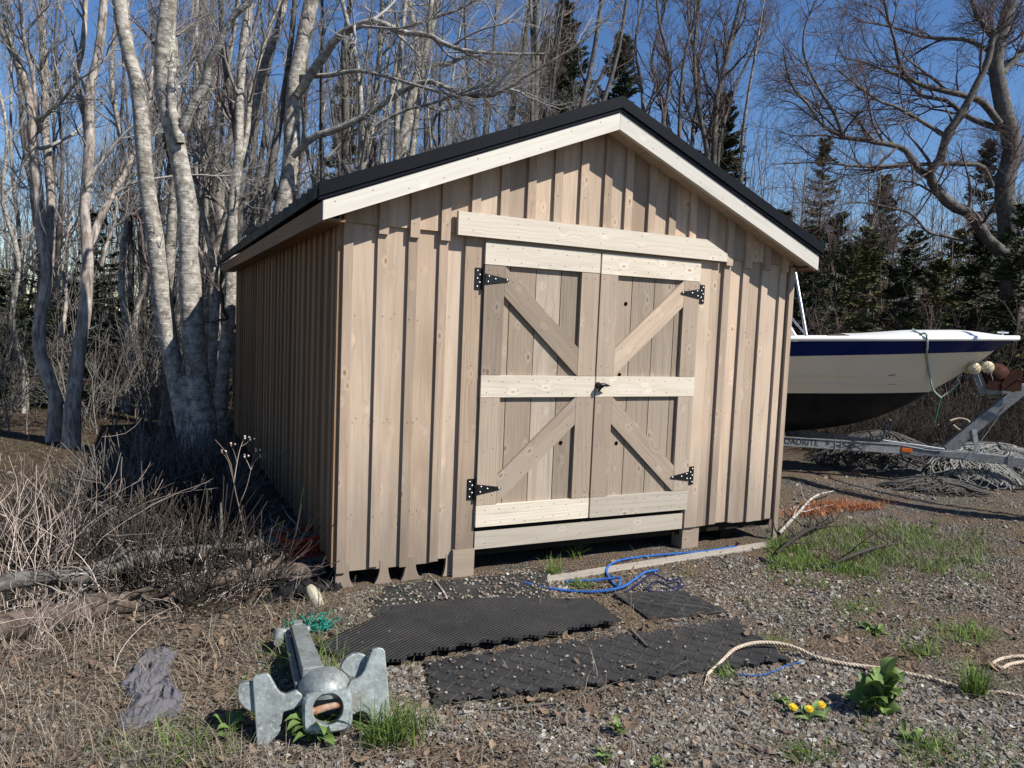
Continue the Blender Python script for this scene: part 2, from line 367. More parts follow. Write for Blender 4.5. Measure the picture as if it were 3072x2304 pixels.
def smooth_path(pts, n=20):
    P = np.array(pts, float)
    if len(P) == 2: return P[0]+(P[1]-P[0])*np.linspace(0, 1, n)[:, None]
    d = np.r_[0, np.cumsum(np.linalg.norm(np.diff(P, axis=0), axis=1))]; t = np.linspace(0, d[-1], n)
    m = np.gradient(P, d, axis=0); i = np.clip(np.searchsorted(d, t, 'right')-1, 0, len(P)-2)
    h = (d[i+1]-d[i])[:, None]; u = ((t-d[i])/(d[i+1]-d[i]))[:, None]
    return (2*u**3-3*u**2+1)*P[i]+(u**3-2*u**2+u)*h*m[i]+(-2*u**3+3*u**2)*P[i+1]+(u**3-u**2)*h*m[i+1]
# ------------------------------------------------------------------ camera, sun, sky
cd = bpy.data.cameras.new('camera'); co = bpy.data.objects.new('camera', cd); COL.objects.link(co)
cd.sensor_width = 36.; cd.sensor_fit = 'HORIZONTAL'; cd.lens = FPX/3072*36; cd.clip_start = .05; cd.clip_end = 2000
mw = np.eye(4); mw[:3, 0] = RC[:, 0]; mw[:3, 1] = RC[:, 2]; mw[:3, 2] = -RC[:, 1]; mw[:3, 3] = CAM
co.matrix_world = Matrix(mw.tolist()); SC.camera = co
SUND = Vector((.432, -.549, .715)).normalized()
ld = bpy.data.lights.new('sun', 'SUN'); ld.energy = 5.; ld.angle = math.radians(.53); ld.color = (1., .955, .885)
lo = bpy.data.objects.new('sun', ld); COL.objects.link(lo); lo.rotation_euler = SUND.to_track_quat('Z', 'Y').to_euler(); lo.location = (10, -10, 15)
w = bpy.data.worlds.new('World'); SC.world = w; w.use_nodes = True; nt = w.node_tree; nt.nodes.clear()
sk = nt.nodes.new('ShaderNodeTexSky'); sk.sky_type = 'NISHITA'; sk.sun_disc = False; sk.sun_elevation = math.asin(SUND.z); sk.sun_rotation = math.atan2(SUND.x, SUND.y)
sk.altitude = 0; sk.air_density = 1.; sk.dust_density = .0; sk.ozone_density = 3.
bg = nt.nodes.new('ShaderNodeBackground'); bg.inputs[1].default_value = .076; wo = nt.nodes.new('ShaderNodeOutputWorld')
hs = nt.nodes.new('ShaderNodeHueSaturation'); hs.inputs['Saturation'].default_value = 1.2; hs.inputs['Hue'].default_value = .508; nt.links.new(sk.outputs[0], hs.inputs['Color']); nt.links.new(hs.outputs[0], bg.inputs[0]); nt.links.new(bg.outputs[0], wo.inputs[0])
SC.view_settings.view_transform = 'Standard'; SC.view_settings.look = 'None'; SC.view_settings.exposure = .66; SC.view_settings.gamma = 1.
SC.render.engine = 'CYCLES'; SC.cycles.max_bounces = 6; SC.cycles.diffuse_bounces = 3
# ------------------------------------------------------------------ ground
def axis(lo, hi, step, far):
    a = list(np.arange(lo, hi, step)); d = step; x = hi
    while x < far: a.append(x); d *= 1.16; x += d
    d = step*1.16; x = lo-d
    while x > -far: a.insert(0, x); d *= 1.16; x -= d
    return np.array(a)
gx = axis(-4., 9., .09, 700.); gy = axis(-4.5, 9., .09, 700.)
XX, YY = np.meshgrid(gx, gy, indexing='ij'); ZZ = ground(XX, YY)
nearm = (np.abs(XX-2) < 7) & (np.abs(YY-2) < 8)
ZZ = ZZ+np.where(nearm, RNG.normal(0, .004, ZZ.shape), 0)
tb = TB(); nx, ny = XX.shape; I = np.arange(nx*ny).reshape(nx, ny)
tb.add(np.stack([XX, YY, ZZ], -1), np.stack([I[:-1, :-1], I[1:, :-1], I[1:, 1:], I[:-1, 1:]], -1), .5)
tag(tb.build('ground', M_GROUND), kind='structure')
# ------------------------------------------------------------------ shed
SW, SL = 3.66, 5.93; DL, DM, DR = .9185, 1.8055, 2.6924; DT, DB = 2.11, .22
RK0, RKA, RK1 = 2.129, 2.922, 2.113       # rake board lower edge at the left eave, the apex and the right eave
XE0, XE1, XA = -.163, 3.733, 1.80
YR = -.21                                 # outer face of the rake boards
shed = empty('wooden_shed', (SW/2, 0, GZ), 'new wooden board and batten shed with black metal roof and double doors', 'shed')
def rk(x): return RKA-((RKA-RK0)*(XA-x)/(XA-XE0) if x < XA else (RKA-RK1)*(x-XA)/(XE1-XA))
XZ = lambda p, t: (p[0], t, p[1])
NAILS = []
def nail(mb, x, y, z, r=.0038, mat=1):
    k = 6; mb.solid([(x+r*math.cos(2*PI*i/k), y, z+r*math.sin(2*PI*i/k)) for i in range(k)], [list(range(k))], mat)
BX = [.2105,.410,.612,.815,1.017,1.212,1.413,1.615,1.808,1.985,2.19,2.377,2.57,2.76,2.944,3.136,3.333,3.528]
BR = [2.944, 3.136, 3.333, 3.528]
def bj(a): return a+random.uniform(-.002, .002)
mb = MB()                                        # lower front cladding: boards with battens over the joints
edges = [0., .2105+.028, .4075+.028, .612+.03, .80, .93]
for a, c in zip(edges[:-1], edges[1:]): mb.box(a-.0002, c+.0002, bj(-.002), .018, .02+random.uniform(-.03, .01), 2.17)
for x in (.002, .2105, .4075, .612): mb.box(x, x+.058, -.024, .0, .02+random.uniform(-.03, .01), 2.152 if x < .1 else 2.165)
for x in (.1, .31, .50, .70, .24, .44):
    for z in (.35, .95, 1.6): nail(mb, x+random.uniform(-.03, .03), -.0255, z+random.uniform(-.02, .02), .004)
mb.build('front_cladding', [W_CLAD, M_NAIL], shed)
mb = MB()
redge = [2.68, 2.80, 2.944+.03, 3.136+.03, 3.333+.03, 3.528+.03, SW]
for a, c in zip(redge[:-1], redge[1:]): mb.box(a-.0002, c+.0002, bj(-.002), .018, .068+random.uniform(-.012, .008), 2.17)
for x in BR: mb.box(x, x+.064, -.024, .0, .068+random.uniform(-.012, .008), 2.165)
for x in (3.05, 3.25, 3.43, 2.97, 3.17, 3.37):
    for z in (.35, .95, 1.6): nail(mb, x+random.uniform(-.03, .03), -.0255, z+random.uniform(-.02, .02), .004)
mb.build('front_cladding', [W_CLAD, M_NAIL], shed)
mb = MB()                                        # gable boards lap over the lower cladding
xs = [-.0]+[x+.03 for x in BX]+[SW]
xs = [x for x in xs if 0 <= x <= SW]
if SW-xs[-2] < .05: xs.pop(-2)
for a, b in zip(xs[:-1], xs[1:]):
    zb = 2.153+random.uniform(-.004, .004)
    za, zc = rk(a)+.03, rk(b)+.03
    p = [(a+.0015, zb), (b-.0015, zb), (b-.0015, zc)]+([(XA, rk(XA)+.03)] if a < XA < b else [])+[(a+.0015, za)]
    mb.prism(p, bj(-.024), -.004, XZ)
for x in BX:
    if x+.06 < SW:
        zb = 2.150 if .68 < x < 2.92 else 2.100+random.uniform(-.006, .006); mb.prism([(x, zb), (x+.061, zb), (x+.061, rk(x+.061)+.02), (x, rk(x)+.02)], -.046, -.0255, XZ)
        for z in (2.2, 2.5, 2.75):
            if z < rk(x)-.05: nail(mb, x+.03+random.uniform(-.01, .01), -.047, z+random.uniform(-.04, .04), .004)
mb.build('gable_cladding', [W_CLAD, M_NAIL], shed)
mb = MB()                                        # side wall (left) board and batten, plus the hidden walls
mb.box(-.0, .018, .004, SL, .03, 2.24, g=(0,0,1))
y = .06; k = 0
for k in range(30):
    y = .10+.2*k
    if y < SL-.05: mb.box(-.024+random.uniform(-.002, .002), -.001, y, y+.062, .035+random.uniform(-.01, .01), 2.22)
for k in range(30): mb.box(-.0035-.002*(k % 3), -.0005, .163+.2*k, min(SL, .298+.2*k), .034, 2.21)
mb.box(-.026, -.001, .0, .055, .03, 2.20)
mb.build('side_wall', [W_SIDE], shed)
mb = MB(); mb.box(SW-.018, SW, .02, SL, .06, 2.24, g=(0,0,1))
for k in range(29): mb.box(SW+.001, SW+.022, .1+.2*k, .162+.2*k, .06, 2.22)
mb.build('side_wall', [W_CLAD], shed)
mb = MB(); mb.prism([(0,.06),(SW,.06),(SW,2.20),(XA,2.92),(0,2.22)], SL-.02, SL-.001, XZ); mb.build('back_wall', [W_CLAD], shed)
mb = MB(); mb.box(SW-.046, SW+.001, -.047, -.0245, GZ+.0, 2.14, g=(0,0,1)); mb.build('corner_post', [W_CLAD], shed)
mb = MB(); mb.box(.02, SW-.02, .03, SL-.02, .0, .06); mb.box(.2, .32, .12, SL-.1, -.2, .001); mb.box(1.7, 1.82, .3, SL-.1, -.2, .001); mb.box(3.2, 3.32, .12, SL-.1, -.2, .001)
mb.build('floor_frame', [M_DARKVOID], shed)
# trims, header, sill
mb = MB(); mb.box(.788, DL-.002, -.030, -.0045, .075, 2.15); 
for z in (.3, .8, 1.3, 1.75, 2.0): nail(mb, .82+.06*random.random(), -.0305, z)
mb.build('door_jamb_trim', [W_CLAD, M_NAIL], shed)
mb = MB(); mb.box(DR+.002, 2.812, -.030, -.0045, .065, 2.15); mb.box(2.8125, 2.88, -.026, -.0045, .066, 2.14); mb.build('door_jamb_trim', [W_CLAD, M_NAIL], shed)
mb = MB(); mb.prism([(.7125,2.1366),(2.9163,2.128),(2.9163,2.186),(2.71,2.278),(.7125,2.2845)], -.078, -.047, XZ, g=(1,0,0))
for x in (.78, 1.1, 1.45, 1.8, 2.1, 2.5, 2.8):
    for z in (2.165, 2.245):
        if not (x > 2.75 and z > 2.2): nail(mb, x+random.uniform(-.05, .05), -.0785, z+random.uniform(-.01, .01))
mb.build('door_header', [W_RAIL, M_NAIL], shed)
mb = MB(); mb.box(DL+.006, 2.668, -.036, -.012, .064, .184)
for x in (1.0, 1.4, 1.75, 2.2, 2.6): nail(mb, x, -.0365, .09+.06*random.random())
mb.build('sill_board', [W_RAIL, M_NAIL], shed)
mb = MB(); mb.box(DL, DR, -.034, -.012, DT+.004, 2.149); mb.build('head_trim', [W_CLAD], shed)
mb = MB(); mb.box(DL-.01, DR+.01, .0, .017, .06, 2.15); mb.build('door_opening_backing', [M_DARKVOID], shed)
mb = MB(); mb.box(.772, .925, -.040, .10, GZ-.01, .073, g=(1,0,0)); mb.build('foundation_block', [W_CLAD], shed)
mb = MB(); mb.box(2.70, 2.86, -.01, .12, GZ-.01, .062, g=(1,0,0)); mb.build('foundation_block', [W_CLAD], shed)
# ragged skirting feet under the front left, dark gaps between
def foot(x0, x1, w0, w1):
    L = [(x0, .045)]; n = 6
    for i in range(n+1): t = i/n; L.append((x0-w0*t**2.2, .0-(.0-GZ)*t*.98+.0))
    Rr = [(x1, .045)]
    for i in range(n+1): t = i/n; Rr.append((x1+w1*t**2.2, .0-(.0-GZ)*t*.98))
    mb = MB(); mb.prism(L+Rr[::-1], -.006, .02, XZ, g=(0,0,1)); mb.build('skirting_foot', [W_CLAD], shed)
foot(.002, .085, .0, .035); foot(.285, .34, .035, .03); foot(.455, .525, .03, .045); foot(.735, .772, .02, .0)
# roof
TOP = .112                                       # rake board height (vertical)
for (xa, za, xb, zb) in ((XE0, RK0, XA-.001, RKA), (XA+.001, RKA, XE1, RK1)):
    mb = MB(); mb.prism([(xa, za), (xb, zb), (xb, zb+TOP), (xa, za+TOP)], YR, YR+.036, XZ, g=(xb-xa, 0, zb-za))
    for i in range(9):
        t = (i+.3)/9; nail(mb, xa+t*(xb-xa), YR-.0008, za+t*(zb-za)+random.choice((.03, .085)))
    mb.build('rake_board', [W_RAKE, M_NAIL], shed)
YB = SL+.18
for sg in (-1, 1):
    xe, re = (XE0-.028, RK0) if sg < 0 else (XE1+.028, RK1)
    ze, ap = re+TOP-.004, (XA+sg*.0005, RKA+TOP+.006)
    q = lambda t: (xe+(ap[0]-xe)*t, ze+(ap[1]-ze)*t)
    mb = MB(); mb.prism([(xe, ze+.062), (ap[0], ap[1]+.062), (ap[0], ap[1]+.085), (xe, ze+.085)], YR+.006, YB, XZ, g=(0,1,0))
    yy = .1
    while yy < YB-.05: mb.prism([(xe, ze+.086), (ap[0], ap[1]+.086), (ap[0], ap[1]+.105), (xe, ze+.105)], yy, yy+.025, XZ); yy += .23
    mb.prism([(xe, ze+.02), (xe+.03*-sg, ze+.02), (xe+.03*-sg, ze+.061), (xe, ze+.061)], YR+.04, YB, XZ)
    mb.build('metal_roof', [M_ROOF], shed)
    mb = MB(); cuts = [(0, .62), (.62, 1.)] if sg < 0 else [(0, .5), (.5, 1.)]
    for k, (t0, t1) in enumerate(cuts):
        a, c = q(t0), q(t1); o = .0015*k
        mb.prism([(a[0], a[1]+.022), (c[0], c[1]+.022), (c[0], c[1]+.098), (a[0], a[1]+.098)], YR-.020-o, YR-.012-o, XZ)
        mb.prism([(a[0], a[1]-.001), (c[0], c[1]-.001), (c[0], c[1]+.030), (a[0], a[1]+.030)], YR-.0105, YR-.003, XZ)
        mb.prism([(a[0], a[1]+.090), (c[0], c[1]+.090), (c[0], c[1]+.0995), (a[0], a[1]+.0995)], YR-.0115, YR+.06, XZ)
        for j in range(3):
            c = q(t0+(t1-t0)*(j+.5)/3); nail(mb, c[0], YR-.0225-o, c[1]+.05, .004, 1)
    mb.build('rake_flashing', [M_ROOF, M_IRON], shed)
zr = RKA+TOP+.105
mb = MB(); mb.prism([(XA-.16, zr-.066), (XA, zr), (XA+.16, zr-.066), (XA+.16, zr-.058), (XA, zr+.008), (XA-.16, zr-.058)], YR+.07, YB+.01, XZ); mb.build('ridge_cap', [M_ROOF], shed)
for xa, z in ((XE0-.004, RK0), (XE1-.022, RK1)):
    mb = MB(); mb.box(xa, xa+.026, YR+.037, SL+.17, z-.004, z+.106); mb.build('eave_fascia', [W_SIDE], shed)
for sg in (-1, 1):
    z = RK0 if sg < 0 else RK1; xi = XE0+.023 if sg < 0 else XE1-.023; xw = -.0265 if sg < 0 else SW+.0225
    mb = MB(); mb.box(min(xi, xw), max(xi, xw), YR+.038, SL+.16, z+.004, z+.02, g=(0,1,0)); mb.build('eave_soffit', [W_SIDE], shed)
    mb = MB(); mb.prism([(xi, z+.022+.008), (XA+sg*.001, RKA+.014), (XA+sg*.001, RKA+.028), (xi, z+.044)], YR+.037, -.0245, XZ, g=(0,1,0)); mb.build('rake_soffit', [W_CLAD], shed)
# doors
def door(x0, x1, left):
    d = MB(); n = 6
    lab = 'door'; xi0, xi1 = x0+.145, x1-.145
    ps = [xi0-.02, 1.116, 1.310, 1.505, xi1+.02] if left else [xi0-.02, 2.096, 2.294, 2.485, xi1+.02]
    d.box(x0, x1, -.016, -.004, DB, DT, mat=1)
    for a, b in zip(ps[:-1], ps[1:]): d.box(a+.003, b-.003, -.026+random.uniform(-.001, .001), -.0165, DB+.02, DT-.02)
    for (hx, hz) in ([(1.56, .768)] if left else [(2.047, 1.766), (2.024, 1.252), (2.028, .751)]):
        nail(d, hx, -.0282, hz, .016, 2)
    o = d.build('door', [W_DOOR, M_DARKVOID, M_HOLE], shed)
    for (a, b) in ((1.966, DT), (1.097, 1.241), (DB, .366)):
        r = MB(); r.box(x0+random.uniform(0, .003), x1-random.uniform(0, .003), -.0535, -.0275, a+random.uniform(-.002, .002), b)
        for i in range(8):
            for z in (a+.03, b-.03): nail(r, x0+.06+i*(x1-x0-.12)/7+random.uniform(-.02, .02), -.0541, z+random.uniform(-.012, .012))
        r.build('rail', [W_RAIL, M_NAIL], o)
    for (a, b) in ((.3685, 1.0945), (1.2435, 1.9635)):
        for (xa, xb) in ((x0+.002, xi0), (xi1, x1-.002)):
            s_ = MB(); s_.box(xa, xb, -.0515, -.0275, a, b)
            for z in (a+.05, (a+b)/2, b-.05):
                for dx in (.035, .1): nail(s_, xa+dx+random.uniform(-.01, .01), -.0521, z+random.uniform(-.02, .02))
            s_.build('stile', [W_DOOR, M_NAIL], o)
    for (zb_, zt_, rising) in ((.3685, 1.0945, left), (1.2435, 1.9635, not left)):
        b_ = MB(); a0, a1 = xi0+.002, xi1-.002; hh = .195
        if rising: P = [(a0, zb_), (a1, zt_-hh), (a1, zt_), (a0, zb_+hh)]
        else: P = [(a0, zt_-hh), (a1, zb_), (a1, zb_+hh), (a0, zt_)]
        gd = (a1-a0, 0, (zt_-hh-zb_)*(1 if rising else -1))
        b_.prism(P, -.0505, -.0278, XZ, g=gd)
        for i in range(5):
            t = (i+.5)/5; x = a0+(a1-a0)*t; z = P[0][1]+(P[1][1]-P[0][1])*t+hh*random.choice((.25, .75)); nail(b_, x, -.0512, z)
        b_.build('brace', [W_DOOR if left or not rising else W_CLAD, M_NAIL], o)
    for zc in (1.872, .478):
        h = MB(); sx = 1 if left else -1; xe = x0 if left else x1
        h.box(min(xe-.060*sx, xe-.012*sx), max(xe-.060*sx, xe-.012*sx), -.0365, -.0305, zc-.07, zc+.07)
        h.tube([(xe-.006*sx, -.048, zc-.074), (xe-.006*sx, -.048, zc+.072)], .0085, 8)
        h.prism([(xe+.003*sx, zc-.035), (xe+.165*sx, zc-.009), (xe+.178*sx, zc), (xe+.165*sx, zc+.009), (xe+.003*sx, zc+.035)], -.0585, -.0545, XZ)
        for (dx, dz) in ((-.045, .05), (-.028, .025), (-.045, 0), (-.028, -.025), (-.045, -.052)): h.lathe((xe+dx*sx, -.0366, zc+dz), (0,-1,0), [(.0075,0),(.006,.004),(.0005,.005)], 8, 1)
        for (dx, dz) in ((.028, .018), (.022, -.018), (.075, .002), (.160, 0)): h.lathe((xe+dx*sx, -.0586, zc+dz), (0,-1,0), [(.0075,0),(.006,.004),(.0005,.005)], 8, 1)
        h.build('hinge', [M_IRON, M_SCREW], o)
    return o
dl = door(DL, DM-.005, True); dr = door(DM+.005, DR, False)
h = MB(); hx, hz = DM+.022, 1.178
h.lathe((hx, -.054, hz), (0,-1,0), [(.024,0),(.024,.006),(.016,.012),(.013,.035),(.018,.04),(.018,.052),(.001,.056)], 14)
h.tube([(hx, -.098, hz+.004), (hx+.02, -.101, hz+.008), (hx+.05, -.099, hz+.002), (hx+.075, -.096, hz-.001)], [.016, .015, .010, .003], 8)
h.tube([(hx, -.094, hz), (hx-.006, -.09, hz-.025), (hx-.014, -.085, hz-.042)], [.012, .010, .007], 8)
h.build('door_handle', [M_IRON], dr)
# ------------------------------------------------------------------ boat on its trailer
BT = pt(3052, 1014, 8.9)
AX = .976*RIGHT-.21*FWD; NR = -(.21*RIGHT+.976*FWD)
def bl(X, Y, Z): return BT+AX*X+NR*Y+UP*Z              # boat frame, Z from the bow tip
def bw(X, Y, zw): p = BT+AX*X+NR*Y; return np.array([p[0], p[1], zw])
BLEN = 4.6
def keel(d):   # keel line below the bow tip, d = metres aft
    return np.interp(d, [0, .09, .237, .372, .576, .85, .97, 1.16, 1.39, 1.57, 1.86, 2.16, 2.83, 4.6], [-.02, -.065, -.161, -.298, -.457, -.656, -.746, -.88, -1.005, -1.09, -1.177, -1.245, -1.335, -1.36])
def sheer(d): return np.interp(d, [0, .5, 2, 2.8, 4.6], [.0, -.02, -.085, -.12, -.18])
def halfb(d): return np.interp(d, [0, .12, .35, .7, 1.2, 1.8, 2.6, 4.6], [.03, .13, .27, .45, .64, .79, .88, .88])
def wid(d, z):
    k, s = keel(d), sheer(d); t = np.clip((z-k)/(s-k+1e-6), 0, 1)
    pw = np.interp(d, [0, .6, 1.4, 2.6], [1.15, .95, .72, .42]); return halfb(d)*t**pw
DS = np.r_[np.linspace(0, 1.2, 22), np.linspace(1.3, BLEN, 20)]
def hull_band(za, zb, n, off=0.):
    """strip of the hull skin between two height functions on both sides"""
    V = []; Q = []
    for sgn in (1, -1):
        base = len(V)
        for d in DS:
            for i in range(n+1):
                k = keel(d); lo, hi = max(k, za(d)), max(k, zb(d)); z = lo+(hi-lo)*i/n
                V.append(bl(-d, sgn*(wid(d, z)+off), z))
        for a in range(len(DS)-1):
            for i in range(n):
                q = [base+a*(n+1)+i, base+(a+1)*(n+1)+i, base+(a+1)*(n+1)+i+1, base+a*(n+1)+i+1]
                Q.append(q if sgn < 0 else q[::-1])
    return V, Q
zwl = lambda d: np.interp(d, [0, 1.0, 2.8, 4.6], [-.67, -.70, -.77, -.81])
zst = lambda d: np.interp(d, [0, .35, 2.8, 4.6], [-.165, -.175, -.33, -.40])
zsh = lambda d: sheer(d)-.035
boat = empty('motor_boat', (*bw(-2.3, 0, GZ)[:2], float(bl(0,0,-1.17)[2])), 'white and navy motor boat with black bottom resting on the trailer beside the shed', 'boat')
def hullpart(name, za, zb, n, mat, off=0.):
    V, Q = hull_band(za, zb, n, off); mb = MB(); mb.solid(V, Q, 0, AX, True); return mb.build(name, [mat], boat)
hullpart('bottom', lambda d: keel(d), zwl, 10, M_ANTI)
hullpart('topside', zwl, zst, 8, M_CREAM)
hullpart('blue_stripe', zst, zsh, 4, M_BLUE, .003)
mb = MB()                                       # white gunwale moulding and foredeck
prof = [(-.006, -.045), (.022, -.04), (.028, -.012), (.012, .012), (-.05, .018), (-.10, .012), (-.10, -.03)]
for sgn in (1, -1):
    V = [bl(-d+.012*(1-min(1, d/.1)), sgn*max(.004*(i < 4), wid(d, sheer(d))+px if d > .02 else .03+px*.6), sheer(d)+pz+.012) for d in DS for i, (px, pz) in enumerate(prof)]
    n = len(prof); Q = [(a*n+i, (a+1)*n+i, (a+1)*n+(i+1) % n, a*n+(i+1) % n) for a in range(len(DS)-1) for i in range(n)]
    mb.solid(V, Q, 0, AX, True); mb.solid(V[:n], [list(range(n))], 0)
mb.build('gunwale', [M_WHITE], boat)
mb = MB(); V = []; W_ = 7
for d in DS[DS < 2.0]:
    for i in range(W_):
        u = -1+2*i/(W_-1); V.append(bl(-d, u*(wid(d, sheer(d))-.02), sheer(d)+.022+.075*(1-u*u)*sstep(d/.7)*(1-.55*sstep((d-1.1)/.8))))
nd = int((DS < 2.0).sum()); mb.solid(V, [(a*W_+i, a*W_+i+1, (a+1)*W_+i+1, (a+1)*W_+i) for a in range(nd-1) for i in range(W_-1)], 0, AX, True)
mb.build('foredeck', [M_WHITE], boat)
mb = MB(); T = lambda x, y, z: bl(x, y, z)
mb.box(-BLEN, -2.4, -.40, .40, -.78, -.74, T=T, g=AX); mb.box(-BLEN, -BLEN+.04, -.80, .80, -1.0, -.20, T=T, g=AX); mb.build('cockpit_sole', [M_WHITE], boat)
mb = MB(); mb.prism([(-2.55, -.40), (-2.52, -.10), (-2.64, .08), (-3.2, .11), (-3.3, -.40)], .42, -.38, lambda p, t: bl(p[0], t, p[1]), g=AX); mb.build('console', [M_WHITE], boat, .02)
mb = MB(); mb.prism([(-2.65, .085), (-2.88, .31), (-2.90, .31), (-2.675, .085)], .40, -.36, lambda p, t: bl(p[0], t, p[1]), g=AX); mb.build('windscreen', [M_GLASS], boat)
mb = MB(); mb.tube([pt(2419, 1006, 8.75), pt(2385, 813, 8.95), pt(2378, 775, 9.0)], .018, 10)
mb.build('canopy_pole', [M_ALU], boat); mb = MB(); mb.tube([pt(2416, 1003, 8.76), pt(2372, 950, 9.1)], .011, 8); mb.build('pole_strut', [M_ALU], boat)
for zz in (-.56, -.65):
    mb = MB()
    P = [bl(-d, wid(d, zz+.10*(1-min(1, d/3)))+.004, zz+.10*(1-min(1, d/3))) for d in np.linspace(1.3, BLEN, 18)]; mb.tube(P, .007, 5); mb.build('spray_rail', [M_CREAM], boat)
mb = MB(); mb.tube([bl(-.16, .0, .02), bl(-.16, .0, .06)], .012, 8); mb.tube([bl(-.22, .0, .058), bl(-.10, .0, .058)], .010, 8)
mb.build('bow_cleat', [M_ALU], boat)
for k in range(5):                              # scuffs on the near bow side: thin dark abrasion marks
    mb = MB(); d = 1.30+.085*k; z = -.60+random.uniform(-.008, .008); D_ = np.linspace(d, d+random.uniform(.05, .10), 5)
    mb.tube([bl(-x, wid(x, z)+.001, z+random.uniform(-.004, .004)) for x in D_], random.uniform(.002, .0045), 4); mb.build('scuff_mark', [M_LETTER], boat)
mb = MB(); mb.tube([bl(-x, wid(x, -.49)+.001, -.49-.12*(x-1.42)) for x in (1.42, 1.46, 1.50)], .004, 5)
mb.build('scuff_mark', [M_LETTER], boat)

trl = empty('boat_trailer', bw(-1.2, 0, GZ), 'dull galvanised boat trailer carrying the white and navy boat', 'trailer')
ZT = lambda X: np.interp(X, [-4.4, -2.8, -1.2, .05, 1.2], [.345, .315, .262, .20, .16])
mb = MB()
mb.beam(bw(-1.28, 0, ZT(-1.28)), bw(.95, 0, ZT(.95)), .08, .105); mb.box(-1.42, -.93, -.055, .055, -.062, .062, T=lambda x, y, z: bw(x, y, ZT(x)+z), g=AX)
mb.build('tongue', [M_TRAIL], trl, .006)
for sgn in (1, -1):
    mb = MB(); P = [bw(-1.22, sgn*.085, ZT(-1.22)+.005), bw(-2.75, sgn*.50, ZT(-2.75)+.005), bw(-4.4, sgn*.62, ZT(-4.4))]
    for p, q in zip(P[:-1], P[1:]): mb.beam(p, q, .05, .105); mb.beam(p+UP*.055, q+UP*.055, .075, .006)
    mb.build('side_rail', [M_TRAIL], trl)
for X in (-2.42, -3.7): mb = MB(); yy = .36 if X > -3 else .50; mb.beam(bw(X, yy, ZT(X)+.012), bw(X, -yy, ZT(X)+.012), .07, .06); mb.build('cross_member', [M_TRAIL], trl)
for X in (-2.40, -2.9): mb = MB(); mb.lathe(bw(X, -.10, ZT(X)+.005), NR, [(.045,0),(.035,.05),(.03,.10),(.035,.15),(.045,.20)], 14); mb.build('keel_roller', [M_TYRE], trl)
for sgn in (1, -1): mb = MB(); mb.beam(bw(-2.6, sgn*.40, ZT(-2.6)+.085), bw(-4.2, sgn*.46, ZT(-4.2)+.085), .09, .05); mb.build('bunk', [W_OLD], trl)
for sgn in (1, -1):
    mb = MB(); mb.lathe(bw(-3.6, sgn*.86, GZ+.27), NR*sgn, [(.14,-.07),(.25,-.07),(.268,-.05),(.268,.05),(.25,.07),(.14,.07)], 28); o = mb.build('wheel', [M_TYRE], trl)
    mb = MB(); mb.lathe(bw(-3.6, sgn*.86, GZ+.27), NR*sgn, [(.139,-.06),(.139,.05),(.10,.03),(.04,.05),(.001,.05)], 20); mb.build('rim', [M_TRAIL], o)
mb = MB(); mb.beam(bw(-3.6, .86, GZ+.27), bw(-3.6, -.86, GZ+.27), .05, .05); mb.build('axle', [M_TRAIL], trl)
# winch post, winch, bow rollers
mb = MB(); mb.beam(bw(-.66, .0, ZT(-.66)+.05), bw(.12, .0, 1.10), .075, .135); mb.beam(bw(.20, 0, 1.09), bw(-.30, 0, 1.045), .07, .12)
mb.beam(bw(-.30, .0, .99), bw(-.42, .0, 1.24), .06, .11); mb.build('winch_post', [M_TRAIL], trl, .006)
mb = MB(); mb.beam(bw(-.33, .03, .30), bw(-.39, .03, .56), .03, .05); mb.build('post_brace', [M_ALU], trl)
mb = MB(); c = bw(-.20, 0, 1.23)
mb.lathe(c-NR*.06, NR, [(.001,0),(.135,0),(.135,.006),(.05,.012),(.05,.108),(.135,.114),(.135,.12),(.001,.12)], 26)
mb.beam(bw(-.30, .075, 1.11), bw(-.0, .075, 1.09), .008, .10); mb.prism([(-.15, 1.05), (.06, 1.05), (.06, 1.30), (-.08, 1.26), (-.15, 1.14)], .078, .086, lambda p, t: bw(p[0], t, p[1]))
mb.prism([(-.15, 1.05), (.06, 1.05), (.06, 1.30), (-.08, 1.26), (-.15, 1.14)], -.086, -.078, lambda p, t: bw(p[0], t, p[1]))
mb.tube([bw(.0, .09, 1.18), bw(.0, .13, 1.18), bw(.24, .14, 1.14), bw(.24, .22, 1.14)], .011, 7); mb.build('winch', [M_RUST], trl)
mb = MB()
prof = [(.001,-.002),(.075,-.002),(.088,.01),(.088,.035),(.055,.06),(.036,.10),(.034,.13),(.05,.165),(.088,.19),(.088,.215),(.075,.225),(.001,.225)]
prof = [(r_*.8, h_) for r_, h_ in prof]
mb.lathe(bw(-.475, .135, 1.295)-NR*.0, -NR, prof, 24); o = mb.build('bow_roller', [M_ROLL], trl)
mb = MB(); mb.lathe(bw(-.31, .075, 1.315), -NR, prof, 24); mb.build('bow_roller', [M_ROLL], trl)
mb = MB()
for X, Y in ((-.475, .14), (-.31, .08)):
    mb.tube([bw(X, Y, 1.295), bw(X, Y-.25, 1.295)], .010, 8); 
    mb.tube([bw(X, Y-.10, 1.28), bw(X+.06, Y-.09, 1.10)], .008, 6); mb.tube([bw(X+.02, Y-.02, 1.28), bw(X+.10, Y-.03, 1.09)], .008, 6)
    for j in range(8):
        a = 2*PI*j/8; mb.tube([bw(X+.02*math.cos(a), Y+.004, 1.295+.02*math.sin(a)), bw(X+.07*math.cos(a), Y+.003, 1.295+.07*math.sin(a))], .003, 4)
mb.build('roller_bracket', [M_TRAIL], trl)
